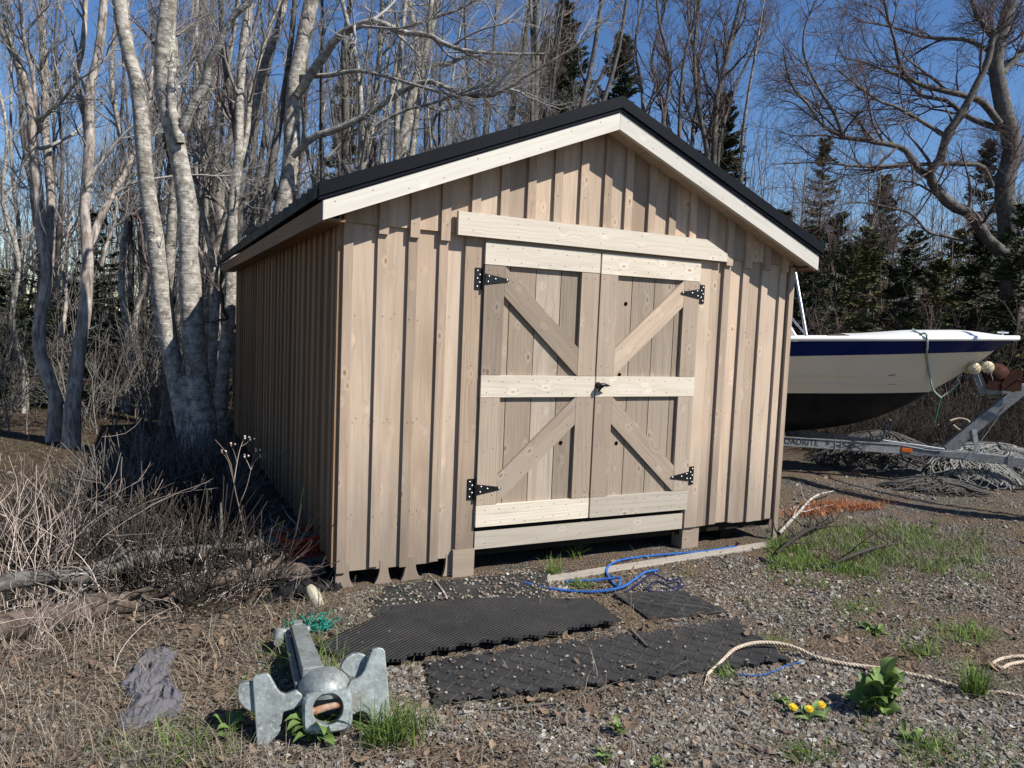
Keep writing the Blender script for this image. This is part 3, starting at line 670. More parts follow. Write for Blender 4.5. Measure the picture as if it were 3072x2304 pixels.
mb = MB(); mb.box(-1.18, -1.06, .0555, .068, -.028, .020, T=lambda x, y, z: bw(x, y, ZT(x)+z), g=AX); mb.build('marker_light', [M_AMBER], trl, .004)
for X, Y in ((-2.0, .322), (-1.93, .303)): mb = MB(); mb.tube([bw(X, Y, ZT(X)-.07), bw(X, Y, ZT(X)+.08)], .008, 6); mb.build('u_bolt', [M_TRAIL], trl)
mb = MB(); mb.box(.0, .06, .042, .05, -.075, .075, T=lambda x, y, z: bw(x, y, ZT(x)+z), g=AX)
mb.build('jack_plate', [M_TRAIL], trl)
mb = MB(); mb.tube([bw(-1.25, .06, ZT(-1.25)+.06), bw(-.9, .06, ZT(-.9)+.03), bw(-.4, .06, ZT(-.4)+.045), bw(-.05, .05, .9)], .004, 5)
mb.tube([bw(-1.4, .06, ZT(-1.4)+.09), bw(-1.0, .05, ZT(-1.)+.075), bw(-.7, .05, ZT(-.7)+.06)], .009, 6); mb.build('cable', [M_ALU], trl)
def lettering(txt, origin, ex, ez, size, parent, mat, shear=0.):
    cu = bpy.data.curves.new('lettering', 'FONT'); cu.body = txt; cu.size = size; cu.extrude = .0008; cu.shear = shear; cu.offset = .0006; cu.space_character = 1.05
    to = bpy.data.objects.new('lettering_text', cu); COL.objects.link(to); dg = bpy.context.evaluated_depsgraph_get()
    me = bpy.data.meshes.new_from_object(to.evaluated_get(dg)); bpy.data.objects.remove(to)
    ex = Vector(ex).normalized(); ez = Vector(ez); ez = (ez-ex*ez.dot(ex)).normalized(); n = ex.cross(ez)
    for v in me.vertices: v.co = Vector(origin)+ex*v.co.x+ez*v.co.y+n*v.co.z
    me.materials.clear(); me.materials.append(mat); return link('lettering', me, parent)
RA, RB = bw(-2.75, .50, ZT(-2.75)+.005), bw(-1.22, .085, ZT(-1.22)+.005)
ex = (RB-RA)/np.linalg.norm(RB-RA); nn = np.cross(ex, UP)
lp = RA+ex*(.08)+nn*.0275-UP*.024
lettering('>', lp+ex*.565, ex, UP, .098, trl, M_LETTER)
lettering('LOADRITE', lp, ex, UP, .098, trl, M_LETTER)
mb = MB()
for k in range(3):
    q = lambda p, t, k=k: RA+ex*(.80+.12*k+p[0])+nn*t+UP*p[1]
    mb.prism([(-.09, -.028), (-.06, -.028), (.10, .024), (.07, .024)], .0255, .028, q); mb.prism([(-.07, .02), (-.05, .02), (.07, -.026), (.05, -.026)], .0284, .0298, q)
mb.build('painted_emblem', [M_LETTER], trl)
# ------------------------------------------------------------------ ropes
def rope(name, pts, r, mat, label, cat='rope', n=90, pitch=.055, strands=3, ends=0, group=None):
    P = smooth_path(pts, n); tb = MB()
    L = np.r_[0, np.cumsum(np.linalg.norm(np.diff(P, axis=0), axis=1))]; N = max(60, int(L[-1]/(pitch/6)))
    t = np.linspace(0, L[-1], N); C_ = np.stack([np.interp(t, L, P[:, i]) for i in range(3)], 1)
    T = np.gradient(C_, axis=0); T /= np.linalg.norm(T, axis=1, keepdims=True)+1e-9
    e = np.cross(T, np.array([.1, .05, 1.])); e /= np.linalg.norm(e, axis=1, keepdims=True)+1e-9; w_ = np.cross(T, e)
    for k in range(strands):
        a = 2*PI*(t/pitch+k/strands); tb.tube(C_+(e*np.cos(a)[:, None]+w_*np.sin(a)[:, None])*r*.52, r*.56, 5)
    for k in range(ends*7):
        d = -T[0]+RNG.normal(0, .45, 3)*np.array([1, 1, .4]); L0 = r*random.uniform(4, 7); q = [C_[0], C_[0]+d*L0*.5, C_[0]+d*L0+np.array([0, 0, -r*.8])]
        tb.tube(q, [r*.35, r*.3, r*.12], 4)
    o = tb.build(name, [mat]); return tag(o, label, cat, group)
def gp(u, v, dz): p = at(u, v, GZ); p[2] = ground(p[0], p[1])+dz; return p
F = 1.38879
def gv(x, y, dz=.012): return gp(x*F, y*F, dz)
rope('rope', [gv(1132,1262), gv(1170,1272), gv(1240,1281), gv(1290,1284,.02), gv(1340,1279,.03), gv(1372,1262,.035), gv(1395,1245,.03), gv(1420,1235)], .0095, M_BROPE, 'blue rope loop lying in front of the double doors', group=None)
rope('rope', [gv(1222,1260), gv(1290,1259,.02), gv(1340,1262,.04), gv(1335,1272,.02), gv(1316,1252,.012), gv(1310,1235), gv(1325,1219), gv(1370,1208), gv(1440,1201), gv(1520,1194), gv(1590,1184)], .009, M_BROPE, 'faded blue rope curling round and running right beside the ground plank')
rope('rope', [gv(1350,1284), gv(1385,1272,.05), gv(1412,1262,.07), gv(1440,1266,.04), gv(1470,1259,.03), gv(1450,1276,.02), gv(1420,1272,.05), gv(1398,1281,.02), gv(1440,1284), gv(1478,1268)], .007, M_NROPE, 'tangled dark blue rope end beside the blue rope loop')
rope('rope', [gv(1528,1462), gv(1552,1441,.015), gv(1590,1420,.05), gv(1650,1411,.06), gv(1710,1416,.05), gv(1760,1430,.03), gv(1820,1441,.02), gv(1890,1448,.015), gv(1960,1460), gv(2020,1473), gv(2060,1480,.0), gv(2115,1491,-.008), gv(2170,1502), gv(2215,1512)], .0098, M_WROPE, 'pale twisted rope with frayed end arching over the mat corner', ends=1)
rope('rope', [gv(2230,1422), gv(2190,1423), gv(2158,1430), gv(2148,1441), gv(2160,1447), gv(2180,1440), gv(2215,1434)], .0098, M_WROPE, 'loop of pale twisted rope at the right edge of the photo')
rope('cord', [gv(1592,1462), gv(1640,1464), gv(1670,1455), gv(1700,1442), gv(1735,1434)], .0032, M_BROPE, 'thin blue cord lying under the pale rope', 'cord', pitch=.02)
rope('rope', [gv(1640,1208), gv(1660,1217), gv(1700,1222), gv(1750,1224), (gv(1800,1229)), gv(1850,1231), gv(1880,1240)], .011, M_NROPE, 'dark navy rope along the front of the green grass patch')
bp = lambda d, z, o=.02: bl(-d, wid(d, z)+o, z)
rope('mooring_rope', [bl(-1.22, .25, .05), bl(-1.20, .50, .0), bp(1.19, sheer(1.19)+.04, .035), bp(1.17, -.09, .045), bp(1.13, -.21), bp(1.03, -.43), bl(-.90, .16, -.68), bl(-.82, .10, -.74), bl(-.79, .08, -.76)], .012, M_TROPE, 'pale teal rope hanging down from the boat bow', pitch=.05)
rope('mooring_rope', [bl(-.80, .09, -.75), bl(-.74, .08, -.70), bl(-.66, .07, -.63), bl(-.61, .06, -.56), bl(-.62, .05, -.50), bl(-.58, .06, -.47)], .009, M_TROPE, 'short light rope from the knot up to the trailer winch')
rope('cord', [bl(-.80, .09, -.76), bl(-.82, .1, -.88), bl(-.85, .12, -1.06)], .005, M_TEAL, 'green cord dangling straight down from the knot under the bow', 'cord', pitch=.03)
# ------------------------------------------------------------------ net heaps behind the trailer
def heap(name, cu, cv, dist, rad, hgt, nst, mats, label, seed, flat=1.):
    r = np.random.default_rng(seed); c = pt(cu, cv, dist); gz = float(ground(c[0], c[1])); c[2] = gz
    e = empty(name, c, label, 'fishing net'); mb = MB(); K = 20; V = []
    for i in range(7):
        t = i/6
        for j in range(K):
            a = 2*PI*j/K; rr = rad*(1-t)**.75*(1+.12*math.sin(3*a+seed)); V.append((c[0]+(RIGHT*math.cos(a)*rr+FWD*math.sin(a)*rr*flat)[0], c[1]+(RIGHT*math.cos(a)*rr+FWD*math.sin(a)*rr*flat)[1], gz-.05+(hgt-.03)*t**.85))
    mb.solid(V, [(i*K+j, i*K+(j+1) % K, (i+1)*K+(j+1) % K, (i+1)*K+j) for i in range(6) for j in range(K)], 0, smooth=True); mb.build('net_core', [mats[1]], e)
    P = []
    for k in range(nst):
        a = r.uniform(0, 2*PI); a2 = a+r.normal(0, .5); t = np.linspace(0, 1, 9); t0 = r.uniform(-.05, .5); t1 = min(1.05, t0+r.uniform(.35, .8)); tt = t0+(t1-t0)*t
        tt = np.abs(tt); aa = a+(a2-a)*t+.08*np.sin(9*t+k); rr = rad*tt*(1+.03*r.normal()); z = hgt*(1-tt.clip(0, 1)**1.5)**.8+.02+r.normal(0, .015)
        P.append(c+RIGHT*(np.cos(aa)*rr)[:, None]+FWD*(np.sin(aa)*rr*flat)[:, None]+UP*z[:, None])
    tb = TB(); P = np.array(P); tb.tubes(P, np.full(P.shape[:2], 1.)*r.uniform(.004, .011, (nst, 1)), 4); tb.build('net_twine', mats[0], e)
    # mesh of diagonal twine
    P = []
    for k in range(nst):
        a = r.uniform(0, 2*PI); t0 = r.uniform(.1, .9); s_ = r.choice((-1, 1)); t = np.linspace(0, 1, 6); aa = a+s_*t*r.uniform(.3, .8); tt = np.clip(t0+(t-.5)*r.uniform(.2, .5), 0, 1); rr = rad*tt
        P.append(c+RIGHT*(np.cos(aa)*rr)[:, None]+FWD*(np.sin(aa)*rr*flat)[:, None]+UP*(hgt*(1-tt**1.5)**.8+.03)[:, None])
    tb = TB(); P = np.array(P); tb.tubes(P, np.full(P.shape[:2], .004), 3); tb.build('net_mesh', mats[0], e)
    return e
heap('fishing_net', 2885, 1380, 9.6, .66, .36, 240, (M_NET, M_DNET), 'pale heaped fishing net bulging behind the trailer tongue', 3)
heap('fishing_net', 2640, 1385, 10.3, .95, .42, 260, (M_DNET, M_DNET), 'dark net heap with few light strands under the boat bow', 5)
heap('fishing_net', 2990, 1330, 10.6, .95, .26, 220, (M_NET, M_DNET), 'greyish net heap behind the diagonal winch post', 9)
heap('fishing_net', 2800, 1430, 8.75, .62, .13, 200, (M_DNET, M_DNET), 'low dark net spread on the ground below the trailer tongue', 12, .55)
rope('rope', [pt(2640, 1340, 9.5), pt(2655, 1290, 9.6), pt(2668, 1262, 9.7), pt(2660, 1300, 9.4), pt(2620, 1310, 9.4), pt(2600,1285,9.5)], .012, M_NET, 'light rope loop on top of the dark net heap', pitch=.05)
rope('rope', [pt(2850, 1262, 9.55), pt(2880, 1255, 9.55), pt(2905, 1262, 9.5), pt(2910, 1280, 9.45), pt(2880,1290,9.4), pt(2860, 1275, 9.5)], .012, M_WROPE, 'pale rope loop on top of the pale net heap', pitch=.05)
# ------------------------------------------------------------------ rubber mats
def mat_obj(corners, label, matl, thick=.016, lift=.006, tooth=.11, rib=None, bulge=None, plates=False, teeth=(1,1,1,1), wob=.0, warp=None):
    """corners: four ground points (left-front, right-front, right-back, left-back)"""
    A, B, C_, D = [np.array([p[0], p[1]]) for p in corners]; mb = MB()
    W_ = (np.linalg.norm(B-A)+np.linalg.norm(C_-D))/2; H_ = (np.linalg.norm(D-A)+np.linalg.norm(C_-B))/2
    nu, nv = max(8, int(W_/.028)), max(6, int(H_/.028)); dep = .028
    V = np.zeros((nu+1, nv+1, 3)); uvw = np.zeros((nu+1, nv+1, 2))
    for i in range(nu+1):
        for j in range(nv+1):
            s_, t = i/nu, j/nv
            if teeth[3] and i == 0 and int(j*H_/nv/tooth*2) % 2: s_ += dep/W_
            if teeth[1] and i == nu and int(j*H_/nv/tooth*2) % 2: s_ -= dep/W_
            if teeth[0] and j == 0 and int(i*W_/nu/tooth*2) % 2: t += dep/H_
            if teeth[2] and j == nv and int(i*W_/nu/tooth*2) % 2: t -= dep/H_
            if warp: s_, t = warp(s_, t)
            p = (A*(1-s_)+B*s_)*(1-t)+(D*(1-s_)+C_*s_)*t
            z = lift+thick+(bulge(s_, t) if bulge else 0)+wob*math.sin(7*s_+3*t)*math.sin(5*t+1)
            V[i, j] = (p[0], p[1], float(ground(p[0], p[1]))+z); uvw[i, j] = (s_*W_, t*H_)
    I = np.arange((nu+1)*(nv+1)).reshape(nu+1, nv+1)
    Q = np.stack([I[:-1, :-1], I[1:, :-1], I[1:, 1:], I[:-1, 1:]], -1).reshape(-1, 4)
    top = V.reshape(-1, 3); bot = top-np.array([0, 0, thick]); N = len(top)
    br = list(I[:, 0])+list(I[-1, 1:])+list(I[-2::-1, -1])+list(I[0, -2:0:-1])
    fs = [tuple(q) for q in Q]+[(br[i], br[i]+N, br[(i+1) % len(br)]+N, br[(i+1) % len(br)]) for i in range(len(br))]
    mb.solid(np.r_[top, bot], fs, 0, (0, 1, 0))
    # ribs run along the given axis: overwrite the uv with mat coordinates
    uvf = np.r_[uvw.reshape(-1, 2), uvw.reshape(-1, 2)]; ang = rib or 0.
    mb.uv = [((uvf[i][0]*math.cos(ang)+uvf[i][1]*math.sin(ang)), (-uvf[i][0]*math.sin(ang)+uvf[i][1]*math.cos(ang))) for f in fs for i in f]
    if plates:
        ex = (B-A)/np.linalg.norm(B-A); ey = np.array([-ex[1], ex[0]]); st = .060
        for a in range(int(W_/st)):
            for b in range(int(H_/st)):
                s_, t = (a+.5)*st/W_, (b+.5)*st/H_
                if s_ > .985 or t > .97 or s_ < .015 or t < .03: continue
                p = (A*(1-s_)+B*s_)*(1-t)+(D*(1-s_)+C_*s_)*t; an = PI*.25 if (a+b) % 2 else -PI*.25
                d = ex*math.cos(an)+ey*math.sin(an); n = np.array([-d[1], d[0]]); z = float(ground(*p))+lift+thick+wob*math.sin(7*s_+3*t)*math.sin(5*t+1)
                vs = []
                for (l, w_, hh) in ((.033, .0065, .0005), (.029, .0025, .0045)):
                    for sx, sy in ((-1,-1),(1,-1),(1,1),(-1,1)): q = p+d*l*sx+n*w_*sy; vs.append((q[0], q[1], z+hh))
                mb.solid(vs, [(4,5,6,7),(0,1,5,4),(1,2,6,5),(2,3,7,6),(3,0,4,7)], 0)
    o = mb.build('rubber_mat', [matl]); return tag(o, label, 'rubber mat', 'rubber mats laid in front of the shed')
mat_obj([gv(936,1531), gv(1708,1434), gv(1592,1342), gv(914,1437)], 'black chequer pattern rubber mat nearest the camera with jagged edge', M_MAT, plates=True, wob=.006)
bul = lambda s_, t: .022*math.exp(-((s_-.42)/.22)**2)*(.35+.65*(1-t))*1.0+.012*math.sin(9*s_)*(1-t)+.004
wrp = lambda s_, t: (s_-.30*(1-s_)**1.5*max(0, 1-abs(t-.42)/.5), t+.10*math.sin(PI*s_)*t)
mat_obj([gv(838,1448), gv(1345,1356), gv(1283,1306), gv(850,1322)], 'ribbed black rubber mat buckled upward next to the anchor', M_RIB, rib=.62, bulge=bul, lift=.02, teeth=(1,1,0,0), warp=wrp)
mat_obj([gv(795,1334), gv(1190,1304), gv(1180,1238), gv(832,1271)], 'gravel strewn dark mat right under the shed front', M_MAT, lift=.0, teeth=(0,0,0,0), wob=.006, rib=.3)
mat_obj([gv(1400,1340), gv(1570,1326), gv(1480,1281), gv(1325,1286)], 'half buried black mat behind the chequer mat', M_MAT, lift=.0, teeth=(0,0,0,0), plates=True)
# ------------------------------------------------------------------ galvanised stockless anchor
ao = at(600+.3165*880, 1850+.3165*1215, GZ); ta = math.radians(17)
A1 = RIGHT*math.cos(ta)+FWD*math.sin(ta); back = FWD*math.cos(ta)-RIGHT*math.sin(ta); tt_ = math.radians(19)
A2 = UP*math.cos(tt_)+back*math.sin(tt_); A3 = np.cross(A2, A1); A3 = A3 if A3 @ FWD > 0 else -A3
def ap(zx, zy):
    u, v = 600+.3165*zx, 1850+.3165*zy; d = ray(u, v); k = ((ao-CAM) @ A3)/(d @ A3); q = CAM+d*k-ao; return (float(q @ A1), float(q @ A2))
AF = lambda p, t: ao+A1*p[0]+A2*p[1]+A3*t
anc = empty('anchor', ao, 'galvanised stockless anchor lying in the gravel beside the ribbed mat', 'anchor')
def apoly(L): return [ap(*p) for p in L]
mb = MB(); mb.prism(apoly([(497,590),(520,560),(640,537),(662,560),(735,690),(765,722),(810,738),(850,725),(915,700),(970,740),(970,830),(880,880),(790,905),(755,1110),(690,1170),(640,1225),(540,1225)]), 0, .05, AF)
mb.prism(apoly([(350,705),(362,655),(420,628),(520,628),(530,920),(470,905),(410,870),(362,800)]), .10, .02, AF); mb.prism(apoly([(362,800),(410,870),(470,905),(530,930),(600,1000),(620,700),(520,640),(420,640),(360,700)]), .145, .05, AF)
mb.build('fluke', [M_GALV], anc, .004)
mb = MB(); mb.prism(apoly([(1618,345),(1635,312),(1690,295),(1735,300),(1755,330),(1765,450),(1785,640),(1800,890),(1795,950),(1720,1035),(1640,1035),(1612,985),(1585,925),(1545,900),(1500,903),(1460,930),(1400,900),(1380,700),(1430,612),(1490,590),(1530,555),(1560,510)]), 0, .05, AF)
mb.prism(apoly([(1342,500),(1360,450),(1400,400),(1450,370),(1520,358),(1580,375),(1640,450),(1640,600),(1490,600),(1430,585),(1375,540)]), .12, .055, AF)
mb.build('fluke', [M_GALV], anc, .004)
mb = MB(); cx, cy = ap(1205, 855); K = 40; rad = ap(1345, 855)[0]-cx
def sq(a, hw, hh): n = 5.; c, s_ = math.cos(a), math.sin(a); k = (abs(c/hw)**n+abs(s_/hh)**n)**(-1/n); return (c*k, s_*k)
hw, hh = rad*1.66, (ap(1205, 690)[1]-ap(1205, 1085)[1])/2; oy = (ap(1205, 690)[1]+ap(1205, 1085)[1])/2
aa = [2*PI*(i+.5)/K for i in range(K)]; rings = []
def ring(fn, t): return [AF(fn(a), t) for a in aa]
rings = [ring(lambda a: (cx+sq(a,hw,hh)[0]*1.08, oy+sq(a,hw,hh)[1]*1.08), .16), ring(lambda a: (cx+sq(a,hw,hh)[0]*1.04, oy+sq(a,hw,hh)[1]*1.04), .02), ring(lambda a: (cx+sq(a,hw,hh)[0], oy+sq(a,hw,hh)[1]), -.045), ring(lambda a: (cx+sq(a,hw,hh)[0]*.9, oy+sq(a,hw,hh)[1]*.9), -.058),
    ring(lambda a: (cx+rad*1.05*math.cos(a), cy+rad*1.05*math.sin(a)), -.058), ring(lambda a: (cx+rad*math.cos(a), cy+rad*math.sin(a)), -.050), ring(lambda a: (cx+rad*math.cos(a), cy+rad*math.sin(a)), .11), ring(lambda a: (cx+.001*math.cos(a), cy+.001*math.sin(a)), .115)]
mb.solid([p for r_ in rings for p in r_], [(i*K+j, i*K+(j+1) % K, (i+1)*K+(j+1) % K, (i+1)*K+j) for i in range(len(rings)-1) for j in range(K)], 0, smooth=False)
ec = ap(1190, 700); ew = ap(1445, 700)[0]-ec[0]; eh = ap(1190, 492)[1]-ec[1]; V = []
for i in range(13):
    ph = -.35+(PI/2+.35)*i/12
    for j in range(28):
        th = 2*PI*j/28; V.append(AF((ec[0]+ew*math.cos(ph)*math.cos(th), ec[1]+eh*math.sin(ph)), .085+.135*math.cos(ph)*math.sin(th)))
mb.solid(V, [(i*28+j, i*28+(j+1) % 28, (i+1)*28+(j+1) % 28, (i+1)*28+j) for i in range(12) for j in range(28)], 0, smooth=True)
mb.build('crown', [M_GALV], anc, .003)
mb = MB(); s0 = AF(ap(1080, 640), .10); s1 = at(600+.3165*930, 1850+.3165*300, GZ); s1[2] = GZ+.085
mb.beam(s0, s1, .085, .115, w2=.07, h2=.08); sd = (s1-s0)/np.linalg.norm(s1-s0); mb.beam(s1+sd*.0, s1+sd*.07, .045, .085)
lat = np.cross(sd, UP); lat /= np.linalg.norm(lat)
mb.beam(s0-lat*.0-UP*.02-lat*.058, s1-lat*.055-UP*.015, .025, .03); mb.build('shank', [M_GALV], anc, .003)
mb = MB(); k0 = s1+sd*.035; mb.tube([k0-lat*.10, k0-lat*.04, k0+lat*.06], .018, 10); mb.tube([k0-lat*.095-UP*.0, k0-lat*.10+sd*.02-UP*.02-sd*.13], .024, 10); mb.build('shackle', [M_GALV], anc)
mb = MB(); q0, q1 = ap(1062, 890), ap(1335, 818); mb.tube([AF(q0, -.03), AF(((q0[0]+q1[0])/2, (q0[1]+q1[1])/2+.002), -.027), AF(q1, -.03)], [.0155, .014, .013], 10)
tag(mb.build('iron_bolt', [M_ORUST]), 'rusty orange bolt lying across the round hole of the anchor', 'bolt')
# ------------------------------------------------------------------ clutter
from mathutils import noise as mnoise
def sheet(name, cu, cv, w_, h_, ang, amp, seed, mat, label, cat, dz=.012, n=64):
    r = np.random.default_rng(seed); c = gv(cu, cv, 0); V = []; ph = r.uniform(0, 6, 8); ox = seed*7.3
    for i in range(n+1):
        for j in range(n+1):
            s_, t = i/n-.5, j/n-.5
            ww = w_*(1+.35*mnoise.noise((t*3.5, ox, .3))+.2*mnoise.noise((t*9, ox, 5.)))
            x = s_*ww+w_*.35*mnoise.noise((t*2.2, ox+3, 1.)); y = t*h_*(1+.3*mnoise.noise((s_*4, ox+9, 2.)))
            q = Vector((x*13, y*8+1.2*mnoise.noise((x*9, y*9, ox)), ox))
            z = dz+amp*(1-abs(mnoise.noise(q))*2.2)*.8+amp*.5*(1-2.5*abs(mnoise.noise(q*2.3)))
            z = max(.006, z)*(1-abs(2*s_)**6*.8)*(1-abs(2*t)**6*.8)+.004
            px = c[0]+x*math.cos(ang)-y*math.sin(ang); py = c[1]+x*math.sin(ang)+y*math.cos(ang); V.append((px, py, float(ground(px, py))+z))
    N = n+1; F_ = [(i*N+j, (i+1)*N+j, (i+1)*N+j+1, i*N+j+1) for i in range(n) for j in range(n)]
    mb = MB(); mb.solid(V, F_, 0, smooth=True); o = mb.build(name, [mat]); m = o.modifiers.new('thickness', 'SOLIDIFY'); m.thickness = .003
    return tag(o, label, cat)
sheet('old_cloth', 328, 1480, .20, .72, -.08, .032, 4, M_CLOTH, 'crumpled grey cloth lying on the dry grass left of the anchor', 'cloth')
sheet('dark_sheet', 650, 1262, .62, .50, .3, .06, 8, M_BLACKSHEET, 'crumpled dark sheet at the left front corner of the shed', 'plastic sheet')  # near-black sheet laid over the dark ground at the shed corner
def log(name, pts, r, mat, label, cat='branch', k=9, twigs=0, n=14, seed=1):
    P = smooth_path(pts, n); rs = np.interp(np.linspace(0, 1, n), np.linspace(0, 1, len(r)), r); tb = TB(); r_ = np.random.default_rng(seed)
    tb.tubes(P[None], (rs*(1+.06*r_.normal(size=n)))[None], k)
    for q in range(twigs):
        i = r_.integers(1, n-1); d = (P[i+1]-P[i-1]); d /= np.linalg.norm(d); e = d*.7+r_.normal(0, .6, 3); e[2] = abs(e[2])*.6; e /= np.linalg.norm(e); L = r_.uniform(.08, .35)
        q_ = P[i]+e*L*np.linspace(0, 1, 5)[:, None]+np.cumsum(r_.normal(0, .012, (5, 3)), 0); tb.tubes(q_[None], np.linspace(rs[i]*.55, rs[i]*.15, 5)[None], 5)
    return tag(tb.build(name, mat), label, cat)
lg = [gv(-40,1352,.20), gv(60,1330,.21), gv(160,1318,.19), gv(280,1288,.21), gv(400,1262,.20), gv(520,1246,.19), gv(610,1228,.20), gv(700,1226,.17)]
log('fallen_log', lg, [.05,.046,.052,.044,.04,.036,.03,.02], B_DARK, 'long grey fallen log lying low across the left side up to the shed corner', 'log', 12, 16, 30, 8)
log('fallen_log', [gv(-30,1385,.06), gv(120,1362,.07), gv(250,1330,.07), gv(330,1318,.05)], [.07,.075,.07,.05], B_SPR, 'dark log filling the shade under the outer half of the grey fallen log', 'log', 12, 8, 22, 9)  # added dark log stands in for the shaded hollow below the grey log
log('fallen_log', [gv(360,1308,.06), gv(480,1284,.08), gv(600,1262,.08), gv(700,1256,.06)], [.055,.075,.07,.05], B_SPR, 'dark log filling the shade under the shed end of the grey fallen log', 'log', 12, 8, 22, 10)  # second dark log added for the same shaded hollow
for k, (P_, lab) in enumerate((([(690,1208,.16),(600,1214,.20),(520,1238,.12),(430,1266,.05)], 'pale bare branch fanning out along the fallen log from the shed corner'), ([(710,1214,.18),(620,1230,.16),(540,1262,.08),(470,1300,.02)], 'pale branch dropping in front of the fallen log near the shed corner'), ([(660,1205,.14),(560,1200,.18),(470,1212,.16),(380,1216,.10)], 'thin pale branch reaching left behind the fallen log'), ([(560,1262,.10),(480,1276,.13),(380,1296,.10),(290,1330,.02)], 'crooked grey branch lying over the middle of the fallen log'), ([(300,1275,.22),(220,1300,.18),(130,1350,.08),(80,1390,.02)], 'forked grey branch leaning over the outer half of the fallen log'))):
    log('dry_branch', [gv(*q) for q in P_], [.012,.011,.009,.005], B_PALE, lab, 'branch', 7, 14, 16, 60+k)
log('birch_log', [gv(262,884,.10), gv(330,886,.10), gv(430,890,.09)], [.075,.07,.06], B_BIRCH, 'pale fallen birch trunk on the forest floor behind the twin trunk tree')
log('birch_log', [gv(455,905,.12), gv(475,868,.16), gv(482,850,.30)], [.05,.05,.04], B_BIRCH, 'short pale birch log leaning behind the twin trunk tree')
log('dry_stick', [gv(1362,1373,.03), gv(1378,1388,.03), gv(1398,1409,.028)], [.010,.009,.008], B_DARK, 'small dark stick on the chequer mat', 'stick')
log('dry_stick', [gv(925,1256,.05), gv(945,1272,.03), gv(960,1290,.02), gv(966,1303,.02)], [.004,.007,.009,.008], B_BROWN, 'thin pale stick at the edge of the gravel strewn mat', 'stick', twigs=1)
log('dry_stick', [gv(985,1531,.008), gv(1060,1537,.01), gv(1130,1530,.012), gv(1195,1524,.01)], [.005,.006,.005,.004], B_DARK, 'long thin dark stick in the gravel under the front mat edge', 'stick', twigs=2)
log('dry_branch', [gv(1682,1160,.03), gv(1720,1125,.06), gv(1762,1092,.10), gv(1800,1075,.06)], [.016,.015,.012,.007], B_PALE, 'bleached dead branch behind the grass by the shed corner', twigs=5)
log('dry_branch', [gv(1675,1210,.05), gv(1720,1190,.12), gv(1765,1160,.10), gv(1800,1140,.06)], [.012,.02,.016,.008], L_GOLD, 'dark dead spruce branch lying in the green grass patch', twigs=16, seed=3)
log('dry_branch', [gv(1800,1228,.04), gv(1850,1215,.07), gv(1900,1196,.06), gv(1950,1180,.03)], [.008,.015,.012,.006], L_GOLD, 'black twiggy branch on the far side of the green grass patch', twigs=16, seed=4)
log('dry_stick', [gv(1540,1150,.10), gv(1565,1140,.09), gv(1600,1150,.04)], [.01,.012,.008], B_BROWN, 'broken stick poking out from under the right shed wall', 'stick', twigs=2)
log('dry_stick', [gv(430,1190,.02), gv(530,1165,.05), gv(640,1176,.06), gv(700,1180,.03)], [.004,.006,.006,.003], B_BROWN, 'thin fallen twig in the shade left of the shed', 'stick', twigs=5)
mb = MB(); pa, pb = np.array([1.25, -.30, GZ+.008]), np.array([3.62, -.13, GZ+.012]); mb.beam(pa-UP*.022, pb-UP*.024, .10, .05); tag(mb.build('ground_plank', [W_OLD], None, .004), 'weathered plank set in the ground in front of the doors', 'plank')
cr = empty('plastic_crate', (-.10, .50, GZ), 'small faded red plastic basket beside the shed corner', 'basket')
c0 = gv(664, 1222, 0); ca = .35
def CT(x, y, z): return (c0[0]+x*math.cos(ca)-y*math.sin(ca), c0[1]+x*math.sin(ca)+y*math.cos(ca), GZ+.10+z)
mb = MB(); mb.box(-.19, .19, -.12, .12, 0, .012, T=CT); cr.location = CT(0, 0, 0)
for z in (.035, .07, .105): 
    for y in (-.12, .112): mb.box(-.19, .19, y, y+.008, z, z+.016, T=CT)
    for x in (-.19, .182): mb.box(x, x+.008, -.112, .112, z, z+.016, T=CT)
for i in range(9):
    x = -.19+i*.0465
    for y in (-.118, .112): mb.box(x, x+.01, y, y+.006, .012, .12, T=CT)
mb.build('basket_body', [M_RED], cr)
mb = MB(); 
for y in (-.127, .114): mb.box(-.20, .20, y, y+.013, .121, .137, T=CT)
for x in (-.20, .187): mb.box(x, x+.013, -.114, .114, .121, .137, T=CT)
mb.build('rim', [M_RED], cr)
mb = MB(); mb.box(-.18, .17, -.10, .10, -.10, -.001, T=CT); tag(mb.build('wood_block', [W_OLD]), 'grey wood block under the red basket', 'block')
f0 = gv(680, 1304, .045); mb = MB(); mb.lathe(f0-UP*.01-A1*.0, (.35, -.5, -.75), [(.001,-.085),(.02,-.08),(.035,-.05),(.04,0),(.035,.05),(.02,.08),(.001,.085)], 16); tag(mb.build('net_float', [M_FLOAT]), 'yellowed white float leaning near the crumpled dark sheet', 'float')
r_ = np.random.default_rng(5); P = []; c = gv(668, 1364, 0)
for k in range(50):
    p = c+np.array([r_.normal(0, .07), r_.normal(0, .035), 0]); q = [p]; d = r_.normal(0, 1, 3); d[2] *= .3
    for j in range(6): d = d+r_.normal(0, .8, 3)*np.array([1, 1, .5]); d /= np.linalg.norm(d); q.append(q[-1]+d*.022)
    q = np.array(q); q[:, 2] = ground(q[:, 0], q[:, 1])+.012+np.abs(q[:, 2]-c[2]); P.append(q)
tb = TB(); P = np.array(P); tb.tubes(P, np.full(P.shape[:2], .0035), 4); tag(tb.build('net_scrap', M_TEAL), 'tangled scrap of sea green twine behind the anchor shank', 'net scrap')
